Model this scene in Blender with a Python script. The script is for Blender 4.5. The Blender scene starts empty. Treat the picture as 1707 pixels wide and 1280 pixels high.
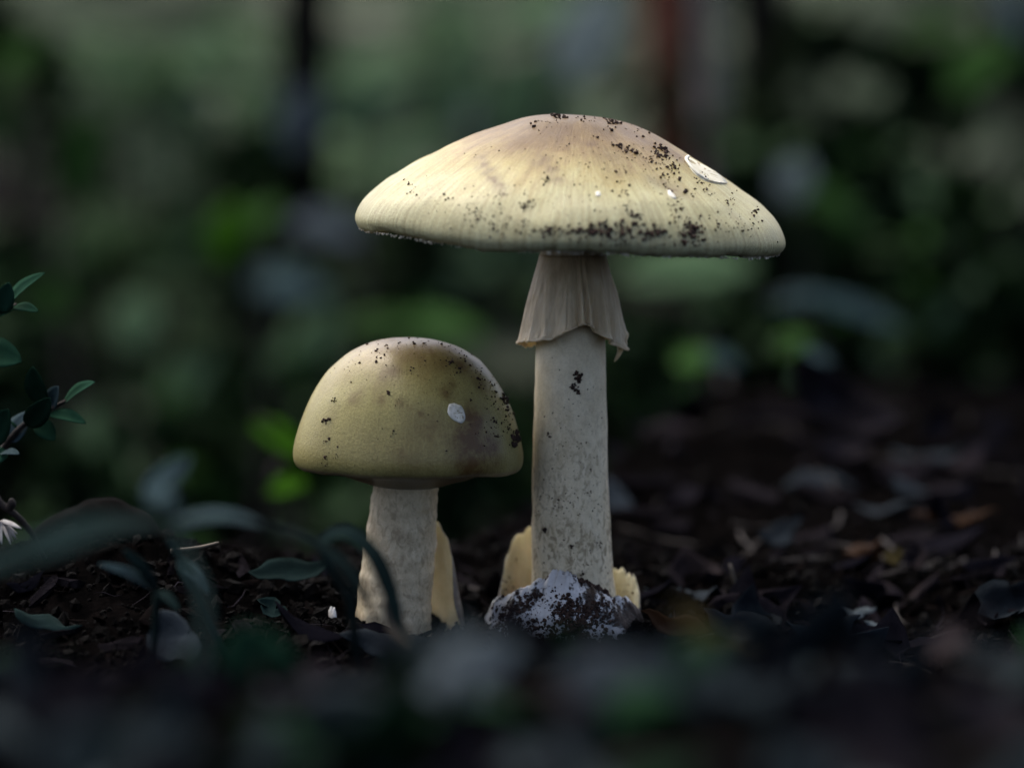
import bpy, bmesh, math, random
import numpy as np
from mathutils import Vector, Matrix, noise
from mathutils.bvhtree import BVHTree

random.seed(7)
RNG = np.random.default_rng(7)
SC = bpy.context.scene
COL = SC.collection
RAD = math.radians

# ------------------------------------------------------------------ camera
D = 0.607                       # metres from the lens to the stems
PITCH = RAD(6.0)
KPX = 0.4 / 1707.0              # 36 mm sensor behind a 90 mm lens
FWD = Vector((0, math.cos(PITCH), -math.sin(PITCH)))
UPV = Vector((0, math.sin(PITCH), math.cos(PITCH)))
RGT = Vector((1, 0, 0))
CAM = -(FWD * D + RGT * (D * KPX * (955 - 853.5)) + UPV * (D * KPX * (640 - 1045)))
cam_data = bpy.data.cameras.new('camera')
cam_data.lens = 90.0
cam_data.sensor_width = 36.0
cam_data.clip_start = 0.01
cam_data.clip_end = 300.0
cam_data.dof.use_dof = True
cam_data.dof.focus_distance = 0.582
cam_data.dof.aperture_fstop = 6.0
cam_data.dof.aperture_blades = 0
cam = bpy.data.objects.new('camera', cam_data)
cam.location = CAM
cam.rotation_euler = (math.pi / 2 - PITCH, 0, 0)
COL.objects.link(cam)
SC.camera = cam

# ------------------------------------------------------------------ light
SUN_EL, SUN_AZ = RAD(62), RAD(-32)      # azimuth: 0 = +y (behind), 90 = +x (right)
world = bpy.data.worlds.new('World')
SC.world = world
world.use_nodes = True
wn = world.node_tree.nodes
sky = wn.new('ShaderNodeTexSky')
sky.sky_type = 'NISHITA'
sky.sun_disc = False
sky.sun_elevation = SUN_EL
sky.sun_rotation = SUN_AZ
sky.air_density = 0.55
sky.dust_density = 6.0
sky.ozone_density = 0.2
world.node_tree.links.new(sky.outputs[0], wn['Background'].inputs[0])
wn['Background'].inputs[1].default_value = 0.13
sun_data = bpy.data.lights.new('sun', 'SUN')
sun_data.energy = 1.4
sun_data.angle = RAD(90)
sun_data.color = (1.0, 0.955, 0.875)
sun = bpy.data.objects.new('sun', sun_data)
sd = Vector((math.sin(SUN_AZ) * math.cos(SUN_EL), math.cos(SUN_AZ) * math.cos(SUN_EL), math.sin(SUN_EL)))
sun.rotation_euler = sd.to_track_quat('Z', 'Y').to_euler()
sun.location = sd * 5
COL.objects.link(sun)

SC.view_settings.view_transform = 'Standard'
SC.view_settings.look = 'None'
SC.view_settings.gamma = 1.0
SC.view_settings.exposure = 1.4
SC.render.engine = 'CYCLES'
SC.cycles.use_denoising = True
SC.cycles.max_bounces = 8
SC.cycles.caustics_reflective = False
SC.cycles.caustics_refractive = False

# ------------------------------------------------------------------ helpers
def ray(px, py):
    return (FWD + RGT * (KPX * (px - 853.5)) + UPV * (KPX * (640 - py)))

def P(px, py, d):
    """point at camera depth d seen at photo pixel px, py"""
    return CAM + ray(px, py) * d

def PY(px, py, y0):
    """point on the upright plane y = y0 seen at that pixel"""
    r = ray(px, py)
    return CAM + r * ((y0 - CAM.y) / r.y)

S = D * KPX                     # metres per photo pixel at the mushrooms

def smooth(a, b, x):
    t = min(1, max(0, (x - a) / (b - a)))
    return t * t * (3 - 2 * t)

def nz(x, y, z=0.0):
    return noise.noise(Vector((x, y, z)))

def ground_base(x, y):
    z = 0.0
    # bank of litter rising toward the viewer
    z += 0.039 * smooth(-0.07, -0.25, y)
    # hump of soil over a root, left of the small mushroom
    z += 0.017 * math.exp(-((x + 0.118) / 0.05) ** 2 - ((y - 0.012) / 0.05) ** 2)
    # gentle rise behind on the right, then the ground falls away to a dip
    z += 0.006 * smooth(0.1, 0.5, y) * smooth(-0.1, 0.25, x)
    s = y - (0.10 + 0.38 * smooth(-0.05, 0.10, x))
    if s > 0:
        z -= 0.34 * smooth(-0.3, 1.3, s) - 0.34 * smooth(-0.3, 1.3, 0)
    # and climbs again as a wooded slope
    if y > 2.4:
        q = y - 2.4
        z += 0.17 * min(q, 6) + 0.02 * max(0, q - 6)
        z += 0.10 * nz(x * 0.6, y * 0.6, 3.1) * smooth(0, 2, q)
    return z

def G(x, y, fine=True):
    z = ground_base(x, y)
    r = math.hypot(x, y)
    a = 1.0 if r < 1 else 0.6
    z += a * 0.006 * nz(x * 17, y * 17, 0.3)
    z += a * 0.0045 * nz(x * 45, y * 45, 5.3)
    if fine and r < 1.5:
        z += 0.0028 * nz(x * 130, y * 130, 9.3) + 0.0014 * nz(x * 330, y * 330, 2.2)
    return z

def on_ground(px, py, dmin=0.2, dmax=6.0):
    r = ray(px, py)
    d = dmin
    while d < dmax:
        p = CAM + r * d
        if p.z < G(p.x, p.y, False):
            return p
        d += 0.004 + d * 0.004
    return CAM + r * dmax

def on_soil(x, y):
    return Vector((x, y, G(x, y)))

def mesh_data(name, verts, faces, mat=None, smooth_shade=True):
    me = bpy.data.meshes.new(name)
    me.from_pydata([tuple(v) for v in verts], [], faces)
    if mat is not None:
        for m in (mat if isinstance(mat, (list, tuple)) else [mat]):
            me.materials.append(m)
    if smooth_shade:
        me.polygons.foreach_set('use_smooth', [True] * len(me.polygons))
    me.update()
    return me

def np_mesh(name, V, F, mat, smooth_shade=False):
    """V (n,3) and F (m,3) arrays of triangles"""
    me = bpy.data.meshes.new(name)
    n, m = len(V), len(F)
    me.vertices.add(n)
    me.vertices.foreach_set('co', np.asarray(V, dtype=np.float32).ravel())
    me.loops.add(3 * m)
    me.loops.foreach_set('vertex_index', np.asarray(F, dtype=np.int32).ravel())
    me.polygons.add(m)
    me.polygons.foreach_set('loop_start', np.arange(0, 3 * m, 3, dtype=np.int32))
    me.polygons.foreach_set('loop_total', np.full(m, 3, dtype=np.int32))
    me.polygons.foreach_set('use_smooth', np.full(m, smooth_shade, dtype=bool))
    me.materials.append(mat)
    me.update(calc_edges=True)
    me.validate()
    return me

def link(name, data, parent=None, kind=None, label=None):
    o = bpy.data.objects.new(name, data)
    COL.objects.link(o)
    if parent is not None:
        o.parent = parent
    if kind:
        o['kind'] = kind
    if label:
        o['label'] = label
    return o

def tag(o, label, cat, group=None, kind=None):
    o['label'] = label
    o['category'] = cat
    if group:
        o['group'] = group
    if kind:
        o['kind'] = kind
    return o

def thing(name, loc, label, cat, group=None, rotz=0.0):
    o = bpy.data.objects.new(name, None)
    o.empty_display_size = 0.01
    COL.objects.link(o)
    o.location = loc
    o.rotation_euler = (0, 0, rotz)
    return tag(o, label, cat, group)

# ---- materials
def new_mat(name):
    m = bpy.data.materials.new(name)
    m.use_nodes = True
    nt = m.node_tree
    return m, nt, nt.nodes['Principled BSDF']

def N(nt, kind, **kw):
    n = nt.nodes.new(kind)
    for k, v in kw.items():
        setattr(n, k, v)
    return n

def ramp(nt, stops, fac):
    r = nt.nodes.new('ShaderNodeValToRGB')
    e = r.color_ramp.elements
    while len(e) < len(stops):
        e.new(0.5)
    for i, (p, c) in enumerate(stops):
        e[i].position = p
        e[i].color = (*c, 1) if len(c) == 3 else c
    nt.links.new(fac, r.inputs[0])
    return r.outputs[0]

def noise_tex(nt, vec, scale, detail=4, rough=0.55, dist=0.0):
    n = nt.nodes.new('ShaderNodeTexNoise')
    n.inputs['Scale'].default_value = scale
    n.inputs['Detail'].default_value = detail
    n.inputs['Roughness'].default_value = rough
    n.inputs['Distortion'].default_value = dist
    if vec is not None:
        nt.links.new(vec, n.inputs['Vector'])
    return n.outputs[0]

def mix(nt, fac, a, b, mode='MIX'):
    n = nt.nodes.new('ShaderNodeMix')
    n.data_type = 'RGBA'
    n.blend_type = mode
    for sock, v in ((n.inputs[0], fac), (n.inputs[6], a), (n.inputs[7], b)):
        if isinstance(v, bpy.types.NodeSocket):
            nt.links.new(v, sock)
        elif isinstance(v, (int, float)):
            sock.default_value = v
        else:
            sock.default_value = (*v, 1)
    return n.outputs[2]

def math_n(nt, op, a, b=None, clamp=False):
    n = nt.nodes.new('ShaderNodeMath')
    n.operation = op
    n.use_clamp = clamp
    for i, v in enumerate((a, b)):
        if v is None:
            continue
        if isinstance(v, bpy.types.NodeSocket):
            nt.links.new(v, n.inputs[i])
        else:
            n.inputs[i].default_value = v
    return n.outputs[0]

def bump(nt, h, dist, strength=1.0, prev=None):
    b = nt.nodes.new('ShaderNodeBump')
    b.inputs['Strength'].default_value = strength
    b.inputs['Distance'].default_value = dist
    nt.links.new(h, b.inputs['Height'])
    if prev is not None:
        nt.links.new(prev, b.inputs['Normal'])
    return b.outputs[0]

def simple_mat(name, stops, scale, rough=0.6, bump_d=0.0, bump_s=None, spec=0.4, per_object=0.0, trans=0.0, detail=5, sss=0.0):
    m, nt, bs = new_mat(name)
    tc = N(nt, 'ShaderNodeTexCoord')
    vec = tc.outputs['Object']
    f = noise_tex(nt, vec, scale, detail)
    if per_object:
        oi = N(nt, 'ShaderNodeObjectInfo')
        f = math_n(nt, 'ADD', f, math_n(nt, 'MULTIPLY', math_n(nt, 'SUBTRACT', oi.outputs['Random'], 0.5), per_object))
    c = ramp(nt, stops, f)
    nt.links.new(c, bs.inputs['Base Color'])
    bs.inputs['Roughness'].default_value = rough
    bs.inputs['Specular IOR Level'].default_value = spec
    if bump_d:
        nt.links.new(bump(nt, noise_tex(nt, vec, bump_s or scale * 4, 6, 0.65), bump_d), bs.inputs['Normal'])
    if sss:
        bs.inputs['Subsurface Weight'].default_value = sss
        bs.inputs['Subsurface Radius'].default_value = (1, 0.7, 0.4)
        bs.inputs['Subsurface Scale'].default_value = 0.002
    if trans:
        t = N(nt, 'ShaderNodeBsdfTranslucent')
        nt.links.new(c, t.inputs['Color'])
        mx = N(nt, 'ShaderNodeMixShader')
        mx.inputs[0].default_value = trans
        out = nt.nodes['Material Output']
        nt.links.new(bs.outputs[0], mx.inputs[1])
        nt.links.new(t.outputs[0], mx.inputs[2])
        nt.links.new(mx.outputs[0], out.inputs[0])
    return m

M = {}
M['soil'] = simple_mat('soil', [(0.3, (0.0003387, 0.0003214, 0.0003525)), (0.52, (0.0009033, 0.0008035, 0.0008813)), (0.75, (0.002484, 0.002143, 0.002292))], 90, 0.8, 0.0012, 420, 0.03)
M['crumb'] = simple_mat('soil_crumb', [(0.3, (0.01596, 0.01037, 0.008075)), (0.55, (0.0399, 0.02371, 0.01776)), (0.8, (0.08645, 0.05039, 0.03553))], 900, 0.85, 0, None, 0.2)
M['litter'] = simple_mat('litter_fragment', [(0.28, (0.0009734, 0.0008604, 0.0009123)), (0.52, (0.002678, 0.002293, 0.002371)), (0.68, (0.006693, 0.005448, 0.005112)), (0.82, (0.01704, 0.01648, 0.01733))], 160, 1.0, 0, None, 0.0, detail=2)
M['dead_leaf'] = simple_mat('dead_leaf', [(0.2, (0.002103, 0.0023, 0.003769)), (0.45, (0.005258, 0.005058, 0.007165)), (0.62, (0.01051, 0.009198, 0.01131)), (0.85, (0.01928, 0.0161, 0.01696))], 55, 0.95, 0.0006, 260, 0.0, per_object=0.5)
M['slate_leaf'] = simple_mat('slate_leaf', [(0.2, (0.004138, 0.005944, 0.008034)), (0.5, (0.01035, 0.01473, 0.01918)), (0.8, (0.02185, 0.02972, 0.03706))], 60, 0.9, 0.0005, 260, 0.03, per_object=0.4)
M['pale_leaf'] = simple_mat('pale_leaf', [(0.3, (0.02444, 0.03185, 0.03609)), (0.55, (0.04889, 0.06527, 0.07617)), (0.8, (0.07336, 0.09554, 0.1083))], 60, 0.85, 0.0004, 300, 0.06)
M['orange_leaf'] = simple_mat('orange_leaf', [(0.3, (0.006415, 0.002566, 0.001011)), (0.55, (0.01711, 0.006998, 0.001895)), (0.8, (0.0278, 0.01516, 0.005054))], 90, 0.85, 0.0005, 300, 0.06)
M['yellow_leaf'] = simple_mat('yellow_leaf', [(0.3, (0.009148, 0.007128, 0.001853)), (0.55, (0.02091, 0.01711, 0.004633)), (0.8, (0.03398, 0.02851, 0.01236))], 60, 0.85, 0.0005, 300, 0.06)
M['bark'] = simple_mat('bark_chip', [(0.25, (0.00194, 0.001859, 0.002381)), (0.5, (0.006212, 0.005574, 0.006802)), (0.7, (0.01358, 0.01209, 0.01462)), (0.85, (0.02523, 0.02324, 0.0289))], 120, 1.0, 0.0010, 500, 0.0, per_object=0.45)
M['straw'] = simple_mat('straw', [(0.3, (0.03096, 0.02429, 0.01567)), (0.6, (0.07226, 0.06, 0.04074)), (0.8, (0.1032, 0.09427, 0.07206))], 200, 0.6, 0, None, 0.4)
M['bank_leaf'] = simple_mat('bank_leaf', [(0.2, (0.005832, 0.009083, 0.01116)), (0.5, (0.01166, 0.01735, 0.02048)), (0.8, (0.02369, 0.03303, 0.03649))], 60, 0.95, 0.0005, 260, 0.02, per_object=0.6)
M['bank_green'] = simple_mat('bank_green', [(0.2, (0.00396, 0.01296, 0.00624)), (0.8, (0.01056, 0.0324, 0.01404))], 60, 0.95, 0.0005, 260, 0.02, per_object=0.4)
M['twig'] = simple_mat('twig_bark', [(0.3, (0.004116, 0.003038, 0.002666)), (0.55, (0.01235, 0.009114, 0.007997)), (0.8, (0.02744, 0.02187, 0.01999))], 260, 0.75, 0.0004, 900, 0.3)
M['root'] = simple_mat('root_wood', [(0.3, (0.0003387, 0.0003125, 0.0003427)), (0.55, (0.0009033, 0.0008122, 0.0008568)), (0.8, (0.002117, 0.001937, 0.002056))], 120, 0.95, 0.0008, 500, 0.03)

def leaf_mat(name, lo, mid, hi, rough=0.38, trans=0.15, spec=0.5):
    return simple_mat(name, [(0.3, lo), (0.52, mid), (0.78, hi)], 70, min(1.0, rough + 0.35), 0.0003, 200, spec * 0.06, per_object=0.25, trans=trans)
M['sprig'] = leaf_mat('sprig_leaf', (0.006, 0.022, 0.012), (0.011, 0.038, 0.022), (0.022, 0.066, 0.042), 0.6)
M['sprig_pale'] = leaf_mat('sprig_leaf_underside', (0.03, 0.05, 0.055), (0.05, 0.078, 0.085), (0.075, 0.11, 0.12), 0.6)
M['blade'] = leaf_mat('blade_green', (0.003264, 0.007616, 0.007616), (0.005984, 0.01414, 0.01414), (0.01088, 0.02285, 0.02394), 0.6)  # bluish sheen of the leaves is painted into this base colour
M['blade_pale'] = leaf_mat('blade_pale', (0.017, 0.0306, 0.0357), (0.0272, 0.0476, 0.0544), (0.0425, 0.0697, 0.0799), 0.6)  # paler blades, their bluish sheen likewise part of the colour
M['lime'] = leaf_mat('lime_leaf', (0.02807, 0.08849, 0.004423), (0.04678, 0.1428, 0.007371), (0.06864, 0.1905, 0.01327), 0.45, 0.35)
M['mid_green'] = leaf_mat('mid_green_leaf', (0.01684, 0.0459, 0.009949), (0.0303, 0.07807, 0.01789), (0.04628, 0.1102, 0.02784), 0.45, 0.2)
M['sage'] = leaf_mat('sage_leaf', (0.06064, 0.1101, 0.05504), (0.08888, 0.1512, 0.07796), (0.1213, 0.1927, 0.1101), 0.55, 0.2)
M['silver'] = leaf_mat('silver_leaf', (0.09729, 0.1307, 0.1238), (0.1422, 0.1795, 0.1769), (0.187, 0.2367, 0.2388), 0.55, 0.15)
M['dark_green'] = leaf_mat('dark_shrub_leaf', (0.002772, 0.008064, 0.003276), (0.005082, 0.01411, 0.00546), (0.01016, 0.0252, 0.008736), 0.5, 0.1, 0.3)
M['olive_green'] = leaf_mat('olive_shrub_leaf', (0.005702, 0.01058, 0.004718), (0.01083, 0.01929, 0.008424), (0.01854, 0.0311, 0.01516), 0.5, 0.1, 0.3)
M['teal'] = leaf_mat('teal_leaf', (0.01848, 0.03629, 0.03931), (0.03142, 0.05846, 0.06334), (0.05082, 0.08568, 0.09282), 0.42)
M['dark_bark'] = simple_mat('dark_bark', [(0.3, (0.002112, 0.002016, 0.002184)), (0.55, (0.004752, 0.00432, 0.004368)), (0.8, (0.01188, 0.01094, 0.01061))], 18, 0.85, 0.006, 60, 0.03)
M['red_bark'] = simple_mat('red_bark', [(0.3, (0.04568, 0.01203, 0.006261)), (0.55, (0.1066, 0.02607, 0.01252)), (0.8, (0.1827, 0.05515, 0.03041))], 12, 0.75, 0.003, 50, 0.25)
M['pale_bark'] = simple_mat('pale_bark', [(0.3, (0.06178, 0.05616, 0.05841)), (0.55, (0.1236, 0.1179, 0.1217)), (0.8, (0.1956, 0.191, 0.2007))], 14, 0.8, 0.003, 50, 0.25)
M['log'] = simple_mat('log_wood', [(0.3, (0.004838, 0.004018, 0.004162)), (0.55, (0.01008, 0.008482, 0.009058)), (0.8, (0.01714, 0.01518, 0.01591))], 14, 0.8, 0.004, 60, 0.04)

# ground: dark humus near, mottled grassy slope beyond
gm, nt, bs = new_mat('forest_floor')
tc = N(nt, 'ShaderNodeTexCoord')
vec = tc.outputs['Object']
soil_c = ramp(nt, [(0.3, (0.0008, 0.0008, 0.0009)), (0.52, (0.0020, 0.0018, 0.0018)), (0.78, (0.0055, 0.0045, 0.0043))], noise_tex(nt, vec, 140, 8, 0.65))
far_c = ramp(nt, [(0.34, (0.007, 0.008, 0.006)), (0.45, (0.014, 0.020, 0.015)), (0.56, (0.033, 0.044, 0.032)), (0.70, (0.085, 0.095, 0.075))], noise_tex(nt, vec, 3.2, 4, 0.55))
sep = N(nt, 'ShaderNodeSeparateXYZ')
nt.links.new(vec, sep.inputs[0])
mr = N(nt, 'ShaderNodeMapRange')
mr.inputs['From Min'].default_value = 1.3
mr.inputs['From Max'].default_value = 3.0
nt.links.new(sep.outputs['Y'], mr.inputs['Value'])
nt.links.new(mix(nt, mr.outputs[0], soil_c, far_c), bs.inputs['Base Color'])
bs.inputs['Roughness'].default_value = 1.0
bs.inputs['Specular IOR Level'].default_value = 0.0
b1 = bump(nt, noise_tex(nt, vec, 420, 8, 0.7), 0.0016)
nt.links.new(b1, bs.inputs['Normal'])
M['ground'] = gm

def cap_mat(name, R, stops, centre_stain, streak=0.35, rough=0.36, lip=(0.55, 0.53, 0.42), lip_z=-0.001, fleck=0.6, coat=0.7, fib_d=0.00030):
    """radial fibrils, a darker disc, blotches carried by the 'stain' attribute"""
    m, nt, bs = new_mat(name)
    tc = N(nt, 'ShaderNodeTexCoord')
    vec = tc.outputs['Object']
    sep = N(nt, 'ShaderNodeSeparateXYZ')
    nt.links.new(vec, sep.inputs[0])
    cmb = N(nt, 'ShaderNodeCombineXYZ')
    nt.links.new(sep.outputs[0], cmb.inputs[0])
    nt.links.new(sep.outputs[1], cmb.inputs[1])
    ln = N(nt, 'ShaderNodeVectorMath', operation='LENGTH')
    nt.links.new(cmb.outputs[0], ln.inputs[0])
    r = math_n(nt, 'DIVIDE', ln.outputs['Value'], R)
    nrm = N(nt, 'ShaderNodeVectorMath', operation='NORMALIZE')
    nt.links.new(cmb.outputs[0], nrm.inputs[0])
    sp2 = N(nt, 'ShaderNodeSeparateXYZ')
    nt.links.new(nrm.outputs[0], sp2.inputs[0])
    c2 = N(nt, 'ShaderNodeCombineXYZ')
    nt.links.new(sp2.outputs[0], c2.inputs[0])
    nt.links.new(sp2.outputs[1], c2.inputs[1])
    nt.links.new(math_n(nt, 'MULTIPLY', r, 0.10), c2.inputs[2])
    fib = noise_tex(nt, c2.outputs[0], 55, 5, 0.7, 0.0)
    c3 = N(nt, 'ShaderNodeCombineXYZ')
    nt.links.new(sp2.outputs[0], c3.inputs[0])
    nt.links.new(sp2.outputs[1], c3.inputs[1])
    nt.links.new(math_n(nt, 'MULTIPLY', r, 0.9), c3.inputs[2])
    broad = noise_tex(nt, c3.outputs[0], 3.5, 4, 0.6, 0.6)
    blot = noise_tex(nt, vec, 0.9 / R * 3.0, 5, 0.6, 0.4)
    rr = math_n(nt, 'ADD', r, math_n(nt, 'MULTIPLY', math_n(nt, 'SUBTRACT', broad, 0.5), 0.62))
    rr = math_n(nt, 'ADD', rr, math_n(nt, 'MULTIPLY', math_n(nt, 'SUBTRACT', blot, 0.5), 0.22))
    base = ramp(nt, stops, rr)
    fibc = ramp(nt, [(0.3, (0.60, 0.54, 0.44)), (0.5, (0.90, 0.87, 0.80)), (0.68, (1.06, 1.06, 1.04))], fib)
    base = mix(nt, streak, base, fibc, 'MULTIPLY')
    grain = noise_tex(nt, vec, 2600, 2, 0.6)
    base = mix(nt, fleck, base, ramp(nt, [(0.35, (0.6, 0.57, 0.5)), (0.6, (1, 1, 1))], grain), 'MULTIPLY')
    at = N(nt, 'ShaderNodeAttribute', attribute_name='stain')
    sm = math_n(nt, 'MULTIPLY', at.outputs['Fac'], math_n(nt, 'ADD', math_n(nt, 'MULTIPLY', noise_tex(nt, vec, 380, 4, 0.65), 2.6), -0.15), True)
    base = mix(nt, sm, base, centre_stain)
    # pale torn lip under the margin
    mr = N(nt, 'ShaderNodeMapRange')
    mr.inputs['From Min'].default_value = lip_z
    mr.inputs['From Max'].default_value = lip_z - 0.0006
    nt.links.new(sep.outputs[2], mr.inputs['Value'])
    base = mix(nt, mr.outputs[0], base, lip)
    nt.links.new(base, bs.inputs['Base Color'])
    ro = math_n(nt, 'ADD', math_n(nt, 'MULTIPLY', noise_tex(nt, vec, 300, 4, 0.6), 0.30), rough + 0.10)
    nt.links.new(ro, bs.inputs['Roughness'])
    bs.inputs['Specular IOR Level'].default_value = 0.13
    bs.inputs['Subsurface Weight'].default_value = 0.12
    bs.inputs['Subsurface Radius'].default_value = (1, 0.8, 0.45)
    bs.inputs['Subsurface Scale'].default_value = 0.0025
    bs.inputs['Coat Weight'].default_value = coat
    bs.inputs['Coat Roughness'].default_value = 0.30
    b = bump(nt, fib, fib_d, 1.0)
    b = bump(nt, noise_tex(nt, vec, 1300, 4, 0.7), 0.00020, 1.0, b)
    nt.links.new(b, bs.inputs['Normal'])
    return m

M['cap_tall'] = cap_mat('pale_cap_skin', 0.0495,
    [(0.0, (0.105, 0.070, 0.036)), (0.28, (0.145, 0.098, 0.046)), (0.48, (0.25, 0.18, 0.075)), (0.66, (0.385, 0.335, 0.145)), (0.84, (0.435, 0.43, 0.245)), (1.0, (0.405, 0.405, 0.25))],
    (0.09, 0.052, 0.026), streak=1.0, coat=0.28)
M['cap_small'] = cap_mat('olive_cap_skin', 0.0269,
    [(0.0, (0.10, 0.062, 0.026)), (0.35, (0.155, 0.11, 0.040)), (0.6, (0.235, 0.195, 0.065)), (0.85, (0.285, 0.26, 0.092)), (1.0, (0.25, 0.225, 0.085))],
    (0.085, 0.046, 0.012), streak=0.3, rough=0.27, lip=(0.20, 0.155, 0.085), lip_z=-0.0003, coat=0.42, fib_d=0.00008)

def stem_mat(name, c_lo, c_hi, c_dirt, scaly=0.5, bumpd=0.0005):
    m, nt, bs = new_mat(name)
    tc = N(nt, 'ShaderNodeTexCoord')
    vec = tc.outputs['Object']
    mp = N(nt, 'ShaderNodeMapping')
    mp.inputs['Scale'].default_value = (1, 1, 0.6)
    nt.links.new(vec, mp.inputs['Vector'])
    f = noise_tex(nt, mp.outputs[0], 320, 6, 0.65, 0.8)
    g = noise_tex(nt, vec, 60, 4, 0.6)
    base = ramp(nt, [(0.30, c_lo), (0.58, c_hi)], math_n(nt, 'ADD', math_n(nt, 'MULTIPLY', f, 0.55), math_n(nt, 'MULTIPLY', g, 0.45)))
    sep = N(nt, 'ShaderNodeSeparateXYZ')
    nt.links.new(vec, sep.inputs[0])
    mr = N(nt, 'ShaderNodeMapRange')
    mr.inputs['From Min'].default_value = 0.062
    mr.inputs['From Max'].default_value = 0.022
    nt.links.new(sep.outputs[2], mr.inputs['Value'])
    sp = ramp(nt, [(0.50, (0, 0, 0)), (0.62, (1, 1, 1))], noise_tex(nt, mp.outputs[0], 620, 4, 0.6, 1.0))
    spots = math_n(nt, 'MULTIPLY', math_n(nt, 'MULTIPLY', sp, mr.outputs[0]), scaly)
    base = mix(nt, spots, base, c_dirt)
    grain = noise_tex(nt, vec, 2600, 2, 0.6)
    base = mix(nt, 0.3, base, ramp(nt, [(0.35, (0.6, 0.58, 0.52)), (0.6, (1, 1, 1))], grain), 'MULTIPLY')
    nt.links.new(base, bs.inputs['Base Color'])
    bs.inputs['Roughness'].default_value = 0.6
    bs.inputs['Specular IOR Level'].default_value = 0.35
    bs.inputs['Subsurface Weight'].default_value = 0.15
    bs.inputs['Subsurface Radius'].default_value = (1, 0.8, 0.5)
    bs.inputs['Subsurface Scale'].default_value = 0.003
    b = bump(nt, f, bumpd, 0.9)
    nt.links.new(b, bs.inputs['Normal'])
    return m
M['stem_tall'] = stem_mat('pale_stem', (0.58, 0.485, 0.30), (0.80, 0.71, 0.50), (0.22, 0.165, 0.085), 0.75, 0.00028)
M['stem_small'] = stem_mat('buff_stem', (0.47, 0.37, 0.22), (0.74, 0.63, 0.42), (0.23, 0.16, 0.085), 0.5, 0.0009)
def ring_mat():
    m, nt, bs = new_mat('ring_skin')
    vec = N(nt, 'ShaderNodeTexCoord').outputs['Object']
    mp = N(nt, 'ShaderNodeMapping')
    mp.inputs['Scale'].default_value = (1, 1, 0.10)
    nt.links.new(vec, mp.inputs['Vector'])
    stri = noise_tex(nt, mp.outputs[0], 900, 5, 0.65)
    blot = noise_tex(nt, vec, 140, 4, 0.6)
    c = ramp(nt, [(0.3, (0.56, 0.42, 0.25)), (0.52, (0.72, 0.57, 0.36)), (0.75, (0.84, 0.73, 0.54))], math_n(nt, 'ADD', math_n(nt, 'MULTIPLY', stri, 0.6), math_n(nt, 'MULTIPLY', blot, 0.4)))
    nt.links.new(c, bs.inputs['Base Color'])
    bs.inputs['Roughness'].default_value = 0.45
    bs.inputs['Specular IOR Level'].default_value = 0.4
    bs.inputs['Subsurface Weight'].default_value = 0.2
    bs.inputs['Subsurface Radius'].default_value = (1, 0.7, 0.4)
    bs.inputs['Subsurface Scale'].default_value = 0.002
    nt.links.new(bump(nt, stri, 0.0005, 1.0), bs.inputs['Normal'])
    return m
M['ring'] = ring_mat()
M['gill'] = simple_mat('gill_flesh', [(0.3, (0.5, 0.46, 0.36)), (0.7, (0.66, 0.62, 0.5))], 90, 0.6, 0, None, 0.3, sss=0.1)
M['veil'] = simple_mat('veil_skin', [(0.3, (0.38, 0.31, 0.21)), (0.7, (0.52, 0.45, 0.33))], 160, 0.55, 0.0002, 900, 0.3, sss=0.1)
M['volva_in'] = simple_mat('volva_inside', [(0.3, (0.40, 0.375, 0.235)), (0.55, (0.53, 0.51, 0.35)), (0.8, (0.64, 0.62, 0.47))], 130, 0.5, 0.0003, 700, 0.3, sss=0.15)
def sheath_mat():
    m, nt, bs = new_mat('volva_outside')
    vec = N(nt, 'ShaderNodeTexCoord').outputs['Object']
    skin = ramp(nt, [(0.25, (0.34, 0.34, 0.33)), (0.5, (0.50, 0.51, 0.505)), (0.8, (0.62, 0.63, 0.63))], noise_tex(nt, vec, 150, 5))
    big = noise_tex(nt, vec, 95, 3, 0.5, 0.4)
    fine = noise_tex(nt, vec, 620, 5, 0.7)
    msk = ramp(nt, [(0.53, (0, 0, 0)), (0.565, (1, 1, 1))], math_n(nt, 'ADD', math_n(nt, 'MULTIPLY', big, 0.62), math_n(nt, 'MULTIPLY', fine, 0.38)))
    dirt = ramp(nt, [(0.3, (0.012, 0.008, 0.006)), (0.7, (0.05, 0.032, 0.022))], fine)
    nt.links.new(mix(nt, msk, skin, dirt), bs.inputs['Base Color'])
    bs.inputs['Roughness'].default_value = 0.6
    bs.inputs['Specular IOR Level'].default_value = 0.3
    b = bump(nt, msk, 0.0005, 0.8)
    nt.links.new(bump(nt, fine, 0.0005, 0.8, b), bs.inputs['Normal'])
    return m
M['volva_out'] = sheath_mat()
M['volva_grey'] = simple_mat('volva_weathered', [(0.3, (0.12, 0.10, 0.08)), (0.55, (0.24, 0.21, 0.17)), (0.8, (0.38, 0.36, 0.31))], 260, 0.65, 0.0005, 600, 0.3)
M['scar'] = simple_mat('white_flesh', [(0.35, (0.46, 0.45, 0.36)), (0.6, (0.66, 0.65, 0.57))], 700, 0.45, 0.0002, 1500, 0.5, sss=0.1)
M['peel'] = simple_mat('peeled_skin', [(0.35, (0.46, 0.43, 0.29)), (0.6, (0.56, 0.54, 0.40))], 500, 0.4, 0.0002, 1500, 0.4, sss=0.1)
M['seed'] = simple_mat('seed_husk', [(0.3, (0.24, 0.22, 0.16)), (0.7, (0.42, 0.40, 0.32))], 300, 0.5, 0, None, 0.4)
M['lichen'] = simple_mat('dry_petal', [(0.3, (0.24, 0.22, 0.20)), (0.6, (0.42, 0.40, 0.38)), (0.8, (0.55, 0.53, 0.52))], 300, 0.7, 0, None, 0.3)

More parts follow.
